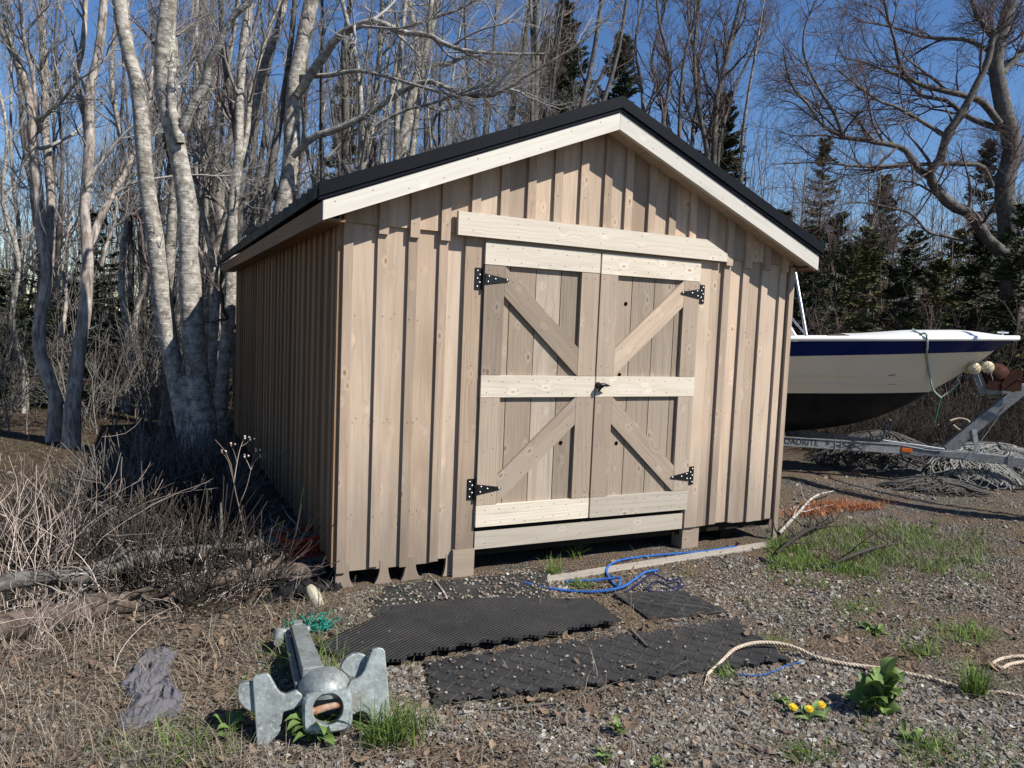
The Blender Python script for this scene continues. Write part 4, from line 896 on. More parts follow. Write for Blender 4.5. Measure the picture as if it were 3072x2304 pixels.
# stones and rubble on the bank behind the bow
def rock(u, v, dist, s_, label, seed):
    r = np.random.default_rng(seed); c = pt(u, v, dist); c[2] = ground(c[0], c[1])+s_*.25; V = []; n, k = 7, 11
    J = r.normal(0, .12, (n+1, k))
    for i in range(n+1):
        ph = -PI/2+PI*i/n
        for j in range(k):
            th = 2*PI*j/k; m = 1+(J[i, j] if 0 < i < n else 0); V.append((c[0]+s_*1.3*m*math.cos(ph)*math.cos(th), c[1]+s_*m*math.cos(ph)*math.sin(th), c[2]+s_*.6*m*math.sin(ph)))
    mb = MB(); mb.solid(V, [(i*k+j, i*k+(j+1) % k, (i+1)*k+(j+1) % k, (i+1)*k+j) for i in range(n) for j in range(k)], 0, rnd=r.uniform(.3, .9)); tag(mb.build('field_stone', [M_STONE]), label, 'stone', 'stones on the bank behind the bow')
for i, (u, v, d_, s_, lab) in enumerate(((2815,1240,11.3,.13,'grey angular stone under the boat bow beside a flat stone'),(2855,1248,11.2,.14,'flat pale stone under the bow behind the pale net'),(2940,1230,11.6,.17,'reddish stone near the winch post behind the nets'),(2765,1255,11.0,.10,'small grey stone at the left of the rubble under the bow'),(2880,1228,12.,.12,'round dark stone half hidden at the top of the rubble bank'))): rock(u, v, d_, s_, lab, 30+i)
# ------------------------------------------------------------------ ground cover that nobody could count
def screen_pts(n, rng, v0=1210, v1=2330, dmax=11., pw=1.):
    """random ground points, denser near the camera"""
    u = rng.uniform(-150, 3220, n); v = v0+(v1-v0)*rng.random(n)**pw
    d = np.stack([(u-1536)/FPX, np.ones(n), -(v-1152)/FPX], 1) @ RC.T; k = (GZ-CAM[2])/d[:, 2]; p = CAM+d*k[:, None]
    dep = k; ok = (k > 0) & (dep < dmax) & ~((p[:, 0] > -.02) & (p[:, 0] < SW+.04) & (p[:, 1] > -.06) & (p[:, 1] < SL)); p = p[ok]; p[:, 2] = ground(p[:, 0], p[:, 1]); return p
def lownoise(p, s, seed=0):
    x, y = p[:, 0]*s+seed, p[:, 1]*s-seed*.7
    return (np.sin(x*1.7+1.3*np.sin(y*1.1))+np.sin(y*2.3+1.7*np.sin(x*.9+2))+np.sin((x+y)*3.1+seed)*.6+np.sin((x-y)*5.3+2*seed)*.4)/3
def quad_in(p, corners):
    a = np.array([[c[0], c[1]] for c in corners]); ins = np.ones(len(p), bool)
    for i in range(4):
        e = a[(i+1) % 4]-a[i]; w_ = p[:, :2]-a[i]; ins &= (e[0]*w_[:, 1]-e[1]*w_[:, 0]) > 0
    return ins
MATS = [[gv(936,1531), gv(1708,1434), gv(1592,1342), gv(914,1437)], [gv(838,1444), gv(1345,1348), gv(1278,1300), gv(730,1370)]]
back = [gv(795,1334), gv(1190,1304), gv(1180,1238), gv(832,1271)]
def leftness(p):   # 1 on the leaf litter side at the left, 0 on the gravel yard
    a = (p[:, 0]-CAM[0])*RIGHT[0]+(p[:, 1]-CAM[1])*RIGHT[1]; b = (p[:, 0]-CAM[0])*FWD[0]+(p[:, 1]-CAM[1])*FWD[1]
    return sstep((-.22*b-a+.25)/.7)
def stones(p, s, rng, tb, rnd):
    n = len(p); J = np.array([(x, y, z) for x in (-1, 1) for y in (-1, 1) for z in (-1, 1)], float)
    V = J[None]*(1+rng.normal(0, .22, (n, 8, 3))); V *= s[:, None, None]*rng.uniform(.55, 1.1, (n, 1, 3))
    q = rng.normal(size=(n, 4)); q /= np.linalg.norm(q, axis=1, keepdims=True); w_, x, y, z = q.T
    Rm = np.stack([1-2*(y*y+z*z), 2*(x*y-z*w_), 2*(x*z+y*w_), 2*(x*y+z*w_), 1-2*(x*x+z*z), 2*(y*z-x*w_), 2*(x*z-y*w_), 2*(y*z+x*w_), 1-2*(x*x+y*y)], -1).reshape(n, 3, 3)
    V = np.einsum('nij,nkj->nki', Rm, V); V[:, :, 2] *= .75; V += p[:, None]+np.array([0, 0, 1.])*s[:, None, None]*.25
    q = np.array([(0,1,3,2),(4,6,7,5),(0,4,5,1),(2,3,7,6),(0,2,6,4),(1,5,7,3)])
    tb.add(V, (q[None]+(np.arange(n)*8)[:, None, None]).reshape(-1, 4), np.repeat(rnd, 8))
r = np.random.default_rng(21); tb = TB()
p = screen_pts(230000, r, 1330, 2340, 9.5, .9); L = leftness(p); nz = lownoise(p, 1.6, 1.)
dn = np.clip(.44+1.25*nz+.35*lownoise(p, 4.3, 3.), .03, 1)*(1-.86*L); onm = quad_in(p, MATS[0]) | quad_in(p, MATS[1])
keep = r.random(len(p)) < dn*np.where(onm, .0, 1)*np.where(quad_in(p, back), .06, 1); p = p[keep]
s_ = r.lognormal(-5.32, .42, len(p)).clip(.0025, .018)
stones(p, s_, r, tb, np.clip(r.normal(.45, .27, len(p)), 0, 1))
pm = screen_pts(9000, r, 1700, 2200, 9.); pm = pm[(quad_in(pm, MATS[0]) | quad_in(pm, MATS[1])) & (r.random(len(pm)) < .13)]; pm[:, 2] += .03
stones(pm, r.uniform(.003, .007, len(pm)), r, tb, r.random(len(pm)))
pb_ = screen_pts(20000, r, 1690, 1830, 9.); pb_ = pb_[quad_in(pb_, back)][:520]; pb_[:, 2] += .02; stones(pb_, r.uniform(.003, .009, len(pb_)), r, tb, r.random(len(pb_)))
tag(tb.build('gravel', M_STONE, smooth=False), 'grey and brown crushed stone scattered over the yard', 'gravel', kind='stuff')
# brown leaf crumbs and bark bits
def flakes(p, s, rng, tb, curl=.5):
    n = len(p); a = rng.uniform(0, 2*PI, n); d = np.stack([np.cos(a), np.sin(a), rng.normal(0, .35, n)], 1); w_ = np.stack([-np.sin(a), np.cos(a), rng.normal(0, .5, n)], 1)
    t = np.array([-1, -.3, .4, 1]); P = p[:, None]+d[:, None]*s[:, None, None]*t[None, :, None]; P[:, :, 2] += s[:, None]*(.35+curl*(t**2)[None]*rng.uniform(-.3, 1, (n, 1)))
    ww = np.array([.25, .75, .7, .12]); tb.strips(P, w_[:, None]*s[:, None, None]*(ww[None, :, None]*rng.uniform(.3, .8, (n, 1, 1))), rng.random(n))
tb = TB(); p = screen_pts(52000, r, 1200, 2340, 12., .85); L = leftness(p); nz = lownoise(p, 1.6, 1.)
onm = quad_in(p, MATS[0]) | quad_in(p, MATS[1]); p = p[(r.random(len(p)) < np.clip(.35-.6*nz, .08, .8)*(.45+.8*L)) & (~onm | (r.random(len(p)) < .12))]; p[:, 2] += np.where(quad_in(p, MATS[0]) | quad_in(p, MATS[1]), .028, 0)
flakes(p, r.lognormal(-4.55, .5, len(p)).clip(.004, .035), r, tb); tag(tb.build('leaf_litter', L_BROWN), 'dead brown leaves and bark crumbs on the ground', 'leaf litter', kind='stuff')
def blades(p, h, rng, tb, lean=.5, w0=.0025, n=5, flat=False):
    T = len(p); a = rng.uniform(0, 2*PI, T); d = np.stack([np.cos(a), np.sin(a), np.zeros(T)], 1); t = np.linspace(0, 1, n); ln = np.abs(rng.normal(lean, lean*.5, T))
    P = p[:, None]+d[:, None]*(h*ln)[:, None, None]*(t**1.6)[None, :, None]; P[:, :, 2] += h[:, None]*(t-.35*np.minimum(ln, 1.5)[:, None]*t**2)
    if flat: P[:, :, 2] = p[:, None, 2]+.006+np.abs(np.sin(t*PI))[None]*h[:, None]*rng.uniform(.02, .22, (T, 1)); P[:, :, :2] += rng.normal(0, .12, (T, 1, 2))*h[:, None, None]*(t**2)[None, :, None]
    w_ = np.stack([-np.sin(a), np.cos(a), np.zeros(T)], 1)
    tb.strips(P, w_[:, None]*w0*(1-t**2*.93)[None, :, None], rng.random(T))
tb = TB(); p = screen_pts(26000, r, 1250, 2340, 12., .9); L = leftness(p); p = p[(r.random(len(p)) < .12+.75*L+.25*(lownoise(p, 1.1, 4) > .15)) & ~(quad_in(p, MATS[0]) | quad_in(p, MATS[1]))]
p = p[r.random(len(p)) < .75]; blades(p, r.uniform(.05, .24, len(p)), r, tb, 1.0, .0014, 6, True)
p = screen_pts(16000, r, 1290, 2330, 12., .9); L = leftness(p); p = p[r.random(len(p)) < .02+.6*L*(lownoise(p, 1.3, 7) > -.15)]; blades(p, r.uniform(.05, .20, len(p)), r, tb, .7, .0015)
n = 9000; q = np.stack([r.uniform(3.6, 5.6, n), r.uniform(-1.3, .5, n), np.zeros(n)], 1); q = q[(r.random(n) < np.clip(1.4-np.hypot((q[:, 0]-4.2)/1.3, (q[:, 1]+.42)/.6), 0, .7)) & ~((q[:, 0] < SW+.05) & (q[:, 1] > -.1))]; q[:, 2] = ground(q[:, 0], q[:, 1]); blades(q, r.uniform(.03, .12, len(q)), r, tb, .8, .0018)
tag(tb.build('dry_grass', L_DRY), 'bleached dry grass and straw lying on the ground', 'dry grass', kind='stuff')
# fresh green growth: patch at the shed corner and sparse blades in the yard
tb = TB(); n = 75000; uu = r.uniform(1655, 2330, n); vv = r.uniform(1090, 1310, n); q = np.array([at(u*F, v*F) for u, v in zip(uu, vv)]); q = q[~((q[:, 0] < SW+.05) & (q[:, 1] > -.1))]
dd = np.hypot((q[:, 0]-4.05)/1.15, (q[:, 1]+.42)/.50); q = q[r.random(len(q)) < np.clip(1.45-dd+.35*lownoise(q, 7., 5), .0, .95)*np.clip(.6+1.*lownoise(q, 5., 2), .04, 1)]; q[:, 2] = ground(q[:, 0], q[:, 1]); blades(q, r.uniform(.02, .085, len(q)), r, tb, .7, .0026)
p = screen_pts(60000, r, 1480, 2330, 9.); a = lownoise(p, 1.15, 9.); p = p[(a+.4*lownoise(p, 5., 6) > .38) & (r.random(len(p)) < .3) & ~(quad_in(p, MATS[0]) | quad_in(p, MATS[1]))]; blades(p, r.uniform(.015, .06, len(p)), r, tb, .7, .0018)
tag(tb.build('grass', L_GRASS), 'short green grass by the shed corner and in the gravel', 'grass', kind='stuff')
tb = TB(); c = [gv(1790,1096,0), gv(1860,1100,0), gv(1750,1112,0)]; q = np.concatenate([np.array([k[0], k[1], 0])+np.stack([r.normal(0, .17, 420), r.normal(0, .06, 420), np.zeros(420)], 1) for k in c]); q[:, 2] = ground(q[:, 0], q[:, 1])+.01; blades(q, r.uniform(.03, .09, len(q)), r, tb, 1., .0028)
tag(tb.build('dead_needles', L_ORANGE), 'orange patch of dead conifer needles behind the green grass', 'dead needles', kind='stuff')
# ------------------------------------------------------------------ weeds one could count
def tuft(name, loc, n, h, label, seed, spread=.05, lean=.6, mat=None, w0=.0028, cat='grass tuft', group=None):
    r = np.random.default_rng(seed); tb = TB(); p = np.array(loc)+np.stack([r.normal(0, spread, n), r.normal(0, spread*.7, n), np.full(n, -.012)], 1); blades(p, h*r.uniform(.45, 1.1, n), r, tb, lean, w0, 6)
    return tag(tb.build(name, mat or L_GRASS), label, cat, group)
for i, (x, y, n, h, sp, lab) in enumerate([
    (2105,1500,170,.20,.035,'tall yellow green grass tuft at the far end of the pale rope'), (2085,1375,260,.10,.11,'broad low mound of fine green grass near the right edge'), (1995,1412,70,.12,.05,'star shaped grass tuft between the pale rope and the grass mound'),
    (1845,1315,120,.08,.09,'low grass clump above the dark leafy weed'), (1668,1398,70,.10,.04,'grass tuft at the right corner of the chequer mat'), (2090,1215,110,.12,.10,'spreading grass clump right of the green patch'),
    (2105,1250,60,.10,.07,'darker grass clump just below the spreading clump'), (850,1600,190,.22,.06,'upright grass tuft right of the anchor at the bottom edge'), (700,1500,90,.26,.03,'long grass blades growing between the two anchor flukes'),
    (640,1440,60,.22,.05,'long grass growing beside the anchor shank'), (1195,1240,60,.16,.03,'pale yellow green tuft behind the blue rope in front of the doors'), (1255,1268,90,.09,.05,'short bright green clump inside the blue rope'),
    (1570,1462,50,.09,.03,'small tuft at the frayed rope end'), (2000,1625,70,.12,.05,'yellowish tuft at the bottom right by the dandelion bud'), (1750,1640,90,.11,.06,'grass clump at the bottom edge below the dandelions'),
    (560,1545,50,.16,.06,'thin grass tuft left of the anchor'), (1240,1205,24,.22,.03,'dry bent grass under the sill board'), (405,1620,70,.14,.07,'green grass tuft at the bottom edge left of the anchor')]):
    tuft('grass_tuft', gv(x, y, 0), n, h, lab, 100+i, sp, .55 if h > .15 else .8)
def leaf_strip(tb, base, d, L, W_, rise, rng, rnd, n=7):
    t = np.linspace(0, 1, n); d = np.array(d)/np.linalg.norm(d); side = np.array([-d[1], d[0], 0]); P = base+d*L*t[:, None]; P[:, 2] += rise*L*np.sin(t*PI*.62)-.10*L*t**2
    prof = W_*np.sin(np.clip(t*.93+.06, 0, 1)*PI)**.75*(1+.12*rng.normal(size=n)); ww = side*prof[:, None]; ww[:, 2] += prof*rng.normal(0, .35)
    z_ = np.array([0, 0, 1.])*(prof*.35)[:, None]
    for sg in (1, -1): tb.strips((P+sg*ww*.5+z_*.5)[None], (ww*.5+sg*z_*.5)[None], np.array([rnd]))
def rosette(loc, n, L, W_, label, seed, rise=.5, cat='weed', up=0.):
    r = np.random.default_rng(seed); tb = TB()
    for k in range(n):
        a = r.uniform(0, 2*PI); l = L*r.uniform(.5, 1.1); b = np.array(loc)+np.array([r.normal(0, .012), r.normal(0, .012), up*r.random()]); leaf_strip(tb, b, (math.cos(a), math.sin(a), 0), l, W_*r.uniform(.6, 1.1), rise*r.uniform(.4, 1.4), r, r.random())
    return tag(tb.build('weed_plant', L_WEED), label, cat)
rosette(gv(1905,1545,0), 30, .105, .034, 'large bright green broad leaved plant right of the dandelions', 41, 1.1, up=.11)
rosette(gv(1868,1540,0), 12, .11, .028, 'darker leafy plant just left of the large bright plant', 42, .9, up=.03)
rosette(gv(685,1595,0), 30, .13, .026, 'leafy green weed at the foot of the anchor', 43, .7, up=.03)
rosette(gv(1890,1366,0), 16, .09, .016, 'dark flat weed in the gravel above the pale rope', 44, .35)
rosette(gv(1330,1585,0), 12, .05, .013, 'small green weed in the gravel below the front mat', 45, .7, up=.03)
rosette(gv(500,1590,0), 10, .09, .018, 'small green weed at the lower left of the anchor', 46, .8)
rosette(gv(1690,1515,0), 8, .06, .012, 'tiny low weed left of the dandelions', 47, .5)
rosette(gv(1310,1640,0), 10, .06, .014, 'broad weed at the bottom edge in the middle of the photo', 48, .7)
rosette(gv(1960,1600,0), 12, .07, .014, 'grey green weed near the bottom right corner', 49, .6)
rosette(gv(1420,1655,0), 9, .05, .012, 'second weed at the bottom edge right of the middle', 50, .6)
dn_ = gv(1745,1552,0); de = empty('dandelion', dn_, 'dandelion plant with three yellow flowers in the gravel', 'dandelion'); rr = np.random.default_rng(60); tb = TB()
for k in range(20):
    a = rr.uniform(0, 2*PI); leaf_strip(tb, dn_+np.array([rr.normal(0, .02), rr.normal(0, .02), 0]), (math.cos(a), math.sin(a), 0), rr.uniform(.05, .10), .009, rr.uniform(.2, .6), rr, rr.random())
tb.build('leaves', L_WEED, de)
for (x, y) in ((1712,1541),(1747,1545),(1773,1536)):
    c = gv(x, y+4, .035); tb = TB(); nrm = (CAM-c)/np.linalg.norm(CAM-c)*.6+UP*.7+np.array(SUND)*.3; nrm /= np.linalg.norm(nrm); e1 = np.cross(nrm, [1, 0, 0]); e1 /= np.linalg.norm(e1); e2 = np.cross(nrm, e1)
    for k in range(46):
        a = k*2.4; l = .021*math.sqrt((k+6)/52); d = e1*math.cos(a)+e2*math.sin(a); P = c+d*l*np.linspace(.05, 1, 3)[:, None]+nrm*(.009*(1-(k/46)))+nrm*.004*np.linspace(0, 1, 3)[:, None]; tb.strips(P[None], (np.cross(nrm, d)*.0026)[None, None]*np.array([.7, 1, .8])[None, :, None], np.array([rr.random()]))
    o = tb.build('flower', L_YEL, de); tb = TB(); tb.tubes(np.array([[dn_, (dn_+c)/2+UP*.012, c]]), np.full((1, 3), .0025), 4); tb.build('flower_stem', L_WEED, o)
def stems(name, loc, n, h, spread, label, seed, mat, arch=.5, rad=.003, dirb=(0, 0, 0), cat='dead weeds', kids=1.):
    r = np.random.default_rng(seed); tb = TB(); T = n; b = np.array(loc)+np.stack([r.normal(0, spread, T), r.normal(0, spread, T), np.full(T, -.03)], 1); b[:, 2] += ground(b[:, 0], b[:, 1])-loc[2]
    a = r.uniform(0, 2*PI, T); hh = h*r.uniform(.45, 1.1, T); t = np.linspace(0, 1, 9); d = np.stack([np.cos(a), np.sin(a), np.zeros(T)], 1)+np.array(dirb); ar = arch*np.abs(r.normal(1, .5, T))
    P = b[:, None]+d[:, None]*(hh*ar)[:, None, None]*(t**1.9)[None, :, None]; P[:, :, 2] += hh[:, None]*(t-.45*np.minimum(ar, 1.4)[:, None]*t**2.3); P += np.cumsum(r.normal(0, .006, P.shape), 1)*h
    tb.tubes(P, rad*(1-.75*t)[None]*r.uniform(.6, 1.3, (T, 1)), 4); C_, R_ = grow(P, np.full(P.shape[:2], rad), max(1, int(3*kids)), h*.28, .6, 4, r, .2, .18, .45, .35, 1.); tb.tubes(C_, R_, 3)
    return tag(tb.build(name, mat), label, cat)
# ------------------------------------------------------------------ trees
def grow(P, R, m, Lm, ang, nseg, rng, trop, wob, rf, tmin=.2, tmax=1., rend=.0012, taper=.45):
    T, n, _ = P.shape; tt = rng.uniform(tmin, tmax, (T, m)); x = tt*(n-1); i = np.clip(x.astype(int), 0, n-2); f = (x-i)[..., None]; ti = np.arange(T)[:, None]
    p0 = P[ti, i]*(1-f)+P[ti, i+1]*f; r0 = R[ti, i]; tg = P[ti, i+1]-P[ti, i]; tg /= np.linalg.norm(tg, axis=-1, keepdims=True)+1e-9
    rd = rng.normal(size=(T, m, 3)); rd -= (rd*tg).sum(-1, keepdims=True)*tg; rd /= np.linalg.norm(rd, axis=-1, keepdims=True)+1e-9
    a = rng.normal(ang, .2, (T, m, 1)); d = tg*np.cos(a)+rd*np.sin(a); L = (Lm if np.isscalar(Lm) else Lm[:, None])*rng.uniform(.5, 1.3, (T, m))*(1-taper*tt)
    p0 = p0.reshape(-1, 3); d = d.reshape(-1, 3); L = L.reshape(-1); r0 = np.minimum(r0.reshape(-1)*rf, L*.022+.001); pts = [p0]
    for j in range(nseg):
        d = d+np.array([0, 0, trop])+rng.normal(0, wob, d.shape); d /= np.linalg.norm(d, axis=1, keepdims=True); pts.append(pts[-1]+d*(L/nseg)[:, None])
    C_ = np.stack(pts, 1); s_ = np.linspace(0, 1, nseg+1); return C_, np.maximum(r0[:, None]*(1-s_)+rend*s_, rend*.8)
def resamp(path, n=24): return smooth_path(path, n)
def bare_tree(label, stems_, barkm, twigm, seed, d1=8, d2=6, d3=6, L1=1.5, trop=.10, name='bare_tree', cat='tree', base=None, fine=True, ang=.75, group=None, t1=.25):
    """stems_: list of (points, r0, r1)"""
    r = np.random.default_rng(seed); PS = []; RS = []
    for pts, r0, r1 in stems_:
        P = resamp(pts); P = P+np.cumsum(r.normal(0, .006, P.shape), 0)*min(1, r0*12); PS.append(P); RS.append(r0+(r1-r0)*np.linspace(0, 1, 24)**.85)
    PS = np.array(PS); RS = np.array(RS); b = PS[0, 0] if base is None else base; e = empty(name, b, label, cat, group)
    tb = TB(); rr = RS*(1+.05*r.normal(size=RS.shape)); low = PS[:, 0, 2] < ground(PS[:, 0, 0], PS[:, 0, 1])+.45; rr[low, 0] *= 1.35; rr[low, 1] *= 1.15; rr[low, 2] *= 1.06; rr[~low, 0] *= .8; PS[low, 0, 2] -= .12; tb.tubes(PS, rr, 9); tb.build('trunk', barkm, e)
    ln = np.linalg.norm(np.diff(PS, axis=1), axis=2).sum(1)
    tb = TB(); B1, R1 = grow(PS, RS, d1, np.minimum(L1, ln*.6), ang, 7, r, trop, .16, .55, t1, 1., .004); tb.tubes(B1, R1, 5)
    B2, R2 = grow(B1, R1, d2, L1*.5, .65, 5, r, trop*.9, .2, .6, .15, 1., .0022); tb.tubes(B2, R2, 4)
    B3, R3 = grow(B2, R2, d3, L1*.24, .6, 4, r, trop*.8, .22, .6, .15, 1., .0017); tb.tubes(B3, R3, 3)
    if fine: B4, R4 = grow(B3, R3, 3, L1*.10, .6, 2, r, .1, .25, .7, .3, 1., .0014); tb.tubes(B4, R4, 3)
    B5, R5 = grow(PS, RS, 10, L1*.28, .9, 4, r, trop, .25, .2, .15, 1., .0016); tb.tubes(B5, R5, 3)
    tb.build('crown', twigm, e); return e
def px(L, d0, d1=None):
    d1 = d0 if d1 is None else d1; return [pt(u, v, d0+(d1-d0)*i/(len(L)-1)) for i, (u, v) in enumerate(L)]
def up(L, dx, dv, n=1):   # continue a path above the frame
    (u0, v0), (u1, v1) = L[-2], L[-1]; return L+[(u1+dx, v1-dv)]
# principal trees, traced stem by stem from the photograph (photo pixels, metres of depth)
bare_tree('wavy two stemmed tree with peeling brown bark, leftmost in the photo', [
    (px([(158,1335),(165,1178),(134,1108),(117,1009),(132,900),(149,825),(132,696),(114,557),(102,433),(95,318),(45,164),(0,75),(-60,-60),(-90,-260)], 9.3, 9.0), .085, .035),
    (px([(150,800),(154,646),(144,497),(132,358),(134,264),(124,124),(124,0),(135,-150),(120,-380)], 9.25, 9.7), .06, .03),
    (px([(118,400),(95,210),(70,100),(60,0),(40,-160)], 9.2, 8.6), .03, .014),
    (px([(185,1010),(200,900),(190,800),(205,700),(225,600)], 9.4, 9.9), .028, .01)], B_BROWN, M_TWIG, 1, L1=1.5)
bare_tree('twisting forked tree with streaked brown bark, second from the left', [
    (px([(212,1320),(222,1220),(236,1090),(259,949),(268,825),(264,597),(276,448),(278,278),(313,124),(326,0),(330,-180),(350,-400)], 9.0, 9.2), .085, .035),
    (px([(268,560),(259,358),(231,229),(249,124),(254,0),(270,-200)], 9.1, 9.6), .05, .022),
    (px([(268,740),(318,622),(368,537),(403,448),(440,330),(455,200)], 9.1, 10.), .05, .018),
    (px([(305,800),(318,740),(350,640),(352,560),(372,480)], 10.4, 10.6), .028, .014)], B_BROWN, M_TWIG, 2, L1=1.4)
bare_tree('large pale twin trunk tree close to the left shed wall', [
    (px([(592,1405),(594,1340),(588,1270),(574,1190),(560,1130)], 8.22, 8.2), .165, .10),
    (px([(585,1395),(575,1340),(540,1190),(515,1080),(496,960),(478,830),(462,696),(444,587),(431,477),(423,388),(413,278),(393,189),(368,99),(353,0),(330,-200),(330,-420)], 8.25, 7.9), .115, .060),
    (px([(600,1400),(612,1300),(600,1173),(589,1049),(578,924),(569,800),(567,696),(557,597),(532,477),(512,388),(490,298),(480,199),(487,99),(505,0),(530,-220),(520,-460)], 8.2, 8.0), .135, .065),
    (px([(540,430),(526,330),(520,224),(513,114),(508,20)], 7.98, 8.2), .06, .045),
    (px([(548,392),(572,323),(617,234),(622,189),(656,129),(686,65),(746,0),(800,-120)], 8.0, 7.6), .055, .022)], B_PALE, M_TWIG, 3, d1=4, d2=4, L1=1.2, t1=.7)
bare_tree('slender pale tree whose trunk rises at the far shed corner', [
    (px([(655,1300),(662,1200),(674,1080),(684,950),(691,800),(696,622),(711,448),(716,278),(721,149),(741,0),(760,-220)], 10.6, 11.), .10, .045),
    (px([(700,560),(740,420),(760,250),(800,120),(840,0),(860,-160)], 10.8, 11.4), .045, .02)], B_PALE, M_TWIG, 4, L1=1.7)
bare_tree('leaning pale tree between the twin trunk tree and the shed corner', [
    (px([(625,1290),(640,1120),(650,930),(640,800),(690,640),(745,430),(770,330),(800,200),(850,60),(880,-100)], 11.6, 12.), .11, .05), (px([(645,800),(610,640),(590,480),(600,330),(640,180)], 11.6, 12.), .05, .02)], B_PALE, M_TWIG, 5, L1=1.7)
bare_tree('thick lichen spotted tree rising over the left roof slope with long overhanging limbs', [
    (px([(790,1280),(815,980),(845,650),(875,497),(880,348),(890,224),(915,99),(935,0),(960,-200)], 11.2, 11.4), .17, .10),
    (px([(893,285),(940,209),(975,164),(1019,100),(1075,68),(1124,55),(1209,85),(1298,97),(1358,129),(1448,144),(1547,149),(1647,150)], 11.2, 9.8), .075, .014),
    (px([(880,470),(930,420),(1000,398),(1099,348),(1199,283),(1278,249),(1358,278),(1423,298),(1497,293),(1562,249),(1647,199),(1721,154),(1796,90),(1880,0)], 11.1, 9.7), .06, .012),
    (px([(895,230),(980,228),(1065,214),(1149,229),(1249,259),(1368,288),(1450,282)], 11.3, 10.2), .042, .012),
    (px([(1124,378),(1210,330),(1290,310),(1370,280),(1430,262),(1500,238)], 10.6, 10.2), .03, .01),
    (px([(1209,85),(1290,60),(1370,30),(1430,0)], 10.9, 10.6), .028, .012)], B_PALE, M_TWIG, 6, d1=9, d2=6, d3=5, L1=1.4, trop=.03, t1=.3)
bare_tree('pale tree standing right behind the middle of the left roof slope', [
    (px([(1165,700),(1199,477),(1224,358),(1259,224),(1293,99),(1323,0),(1350,-160)], 12.6, 12.8), .13, .075), (px([(1293,200),(1350,190),(1410,165),(1470,185),(1540,210)], 12.6, 11.8), .05, .012), (px([(1262,210),(1245,100),(1230,0),(1225,-150)], 12.6, 13.), .055, .025)], B_PALE, M_TWIG, 7, L1=1.5, trop=.04)
for i, (L, d, r0, lab) in enumerate([
    ([(1080,760),(1090,512),(1114,378),(1139,199),(1149,0),(1160,-150)], 12.9, .075, 'slim pale tree left of the pale roof slope tree, near its limb'),
    ([(1030,720),(1035,527),(1035,318),(1030,149),(1045,0),(1050,-160)], 12.4, .085, 'straight dark tree behind the left roof slope'),
    ([(965,760),(968,522),(964,249),(965,0),(970,-170)], 12.8, .055, 'thin straight tree between the thick tree and the dark tree'),
    ([(1110,740),(1140,520),(1160,380),(1190,200),(1215,60),(1228,-80)], 13.6, .06, 'thin leaning tree in front of the blue sky over the left roof'),
    ([(445,1260),(470,1000),(455,760),(470,560),(480,430),(420,250),(390,100),(380,-100)], 12.2, .075, 'slim tree visible between the two twin trunks'),
    ([(385,1250),(390,1050),(362,870),(375,640),(362,430),(330,240),(345,60),(340,-100)], 12.6, .07, 'slim pale tree left of the twin trunk tree'),
    ([(415,1260),(420,1120),(402,960),(440,820),(425,620),(440,430),(500,270),(520,60),(530,-100)], 13.4, .06, 'crooked slender tree seen left of the twin trunks lower half'),
    ([(70,1290),(75,1110),(40,960),(60,780),(10,600),(20,400),(-20,200)], 11.6, .05, 'thin crooked sapling at the left edge'),
    ([(550,1240),(540,1000),(545,800),(600,600),(590,420),(640,260),(700,120),(720,-60)], 13.2, .075, 'pale slim tree just right of the twin trunk tree'),
    ([(1290,640),(1330,500),(1300,390),(1330,300)], 13.2, .05, 'dark short forked branchy tree above the left roof slope')]):
    bare_tree(lab, [(px(L, d, d+.3), r0, r0*.4)], B_DARK if 'dark' in lab else B_PALE, M_TWIG, 20+i, d1=9, d2=5, d3=5, L1=1.3, trop=.08)
S8 = [([(2121,640),(2121,470),(2095,330),(2085,150),(2100,0),(2110,-150)], .06), ([(2140,640),(2140,470),(2150,300),(2185,150),(2225,0),(2250,-120)], .07), ([(2125,640),(2120,460),(2160,250),(2232,0),(2260,-110)], .06), ([(2080,620),(2075,420),(2092,215),(2062,90),(2060,-60)], .05), ([(2150,640),(2160,430),(2200,280),(2250,170),(2310,60)], .045)]
bare_tree('clump of thin upright stems behind the right roof slope', [(px(L, 14.5, 14.5+.3*i), r0, r0*.35) for i, (L, r0) in enumerate(S8)], B_DARK, M_TWIGD, 41, d1=9, L1=1.5, trop=.09, ang=.5)
S9 = [([(2000,600),(1990,370),(2010,200),(1975,60),(1965,-80)], .055), ([(2035,640),(2040,350),(2052,180),(2080,60),(2090,-60)], .05), ([(1935,560),(1925,260),(1905,130),(1930,0),(1935,-120)], .045), ([(2010,560),(2000,330),(1960,190),(1990,50),(2020,-60)], .045)]
bare_tree('clump of dark thin stems rising behind the roof ridge', [(px(L, 14.0, 14.2+.3*i), r0, r0*.35) for i, (L, r0) in enumerate(S9)], B_DARK, M_TWIGD, 42, d1=9, L1=1.5, trop=.09, ang=.5)
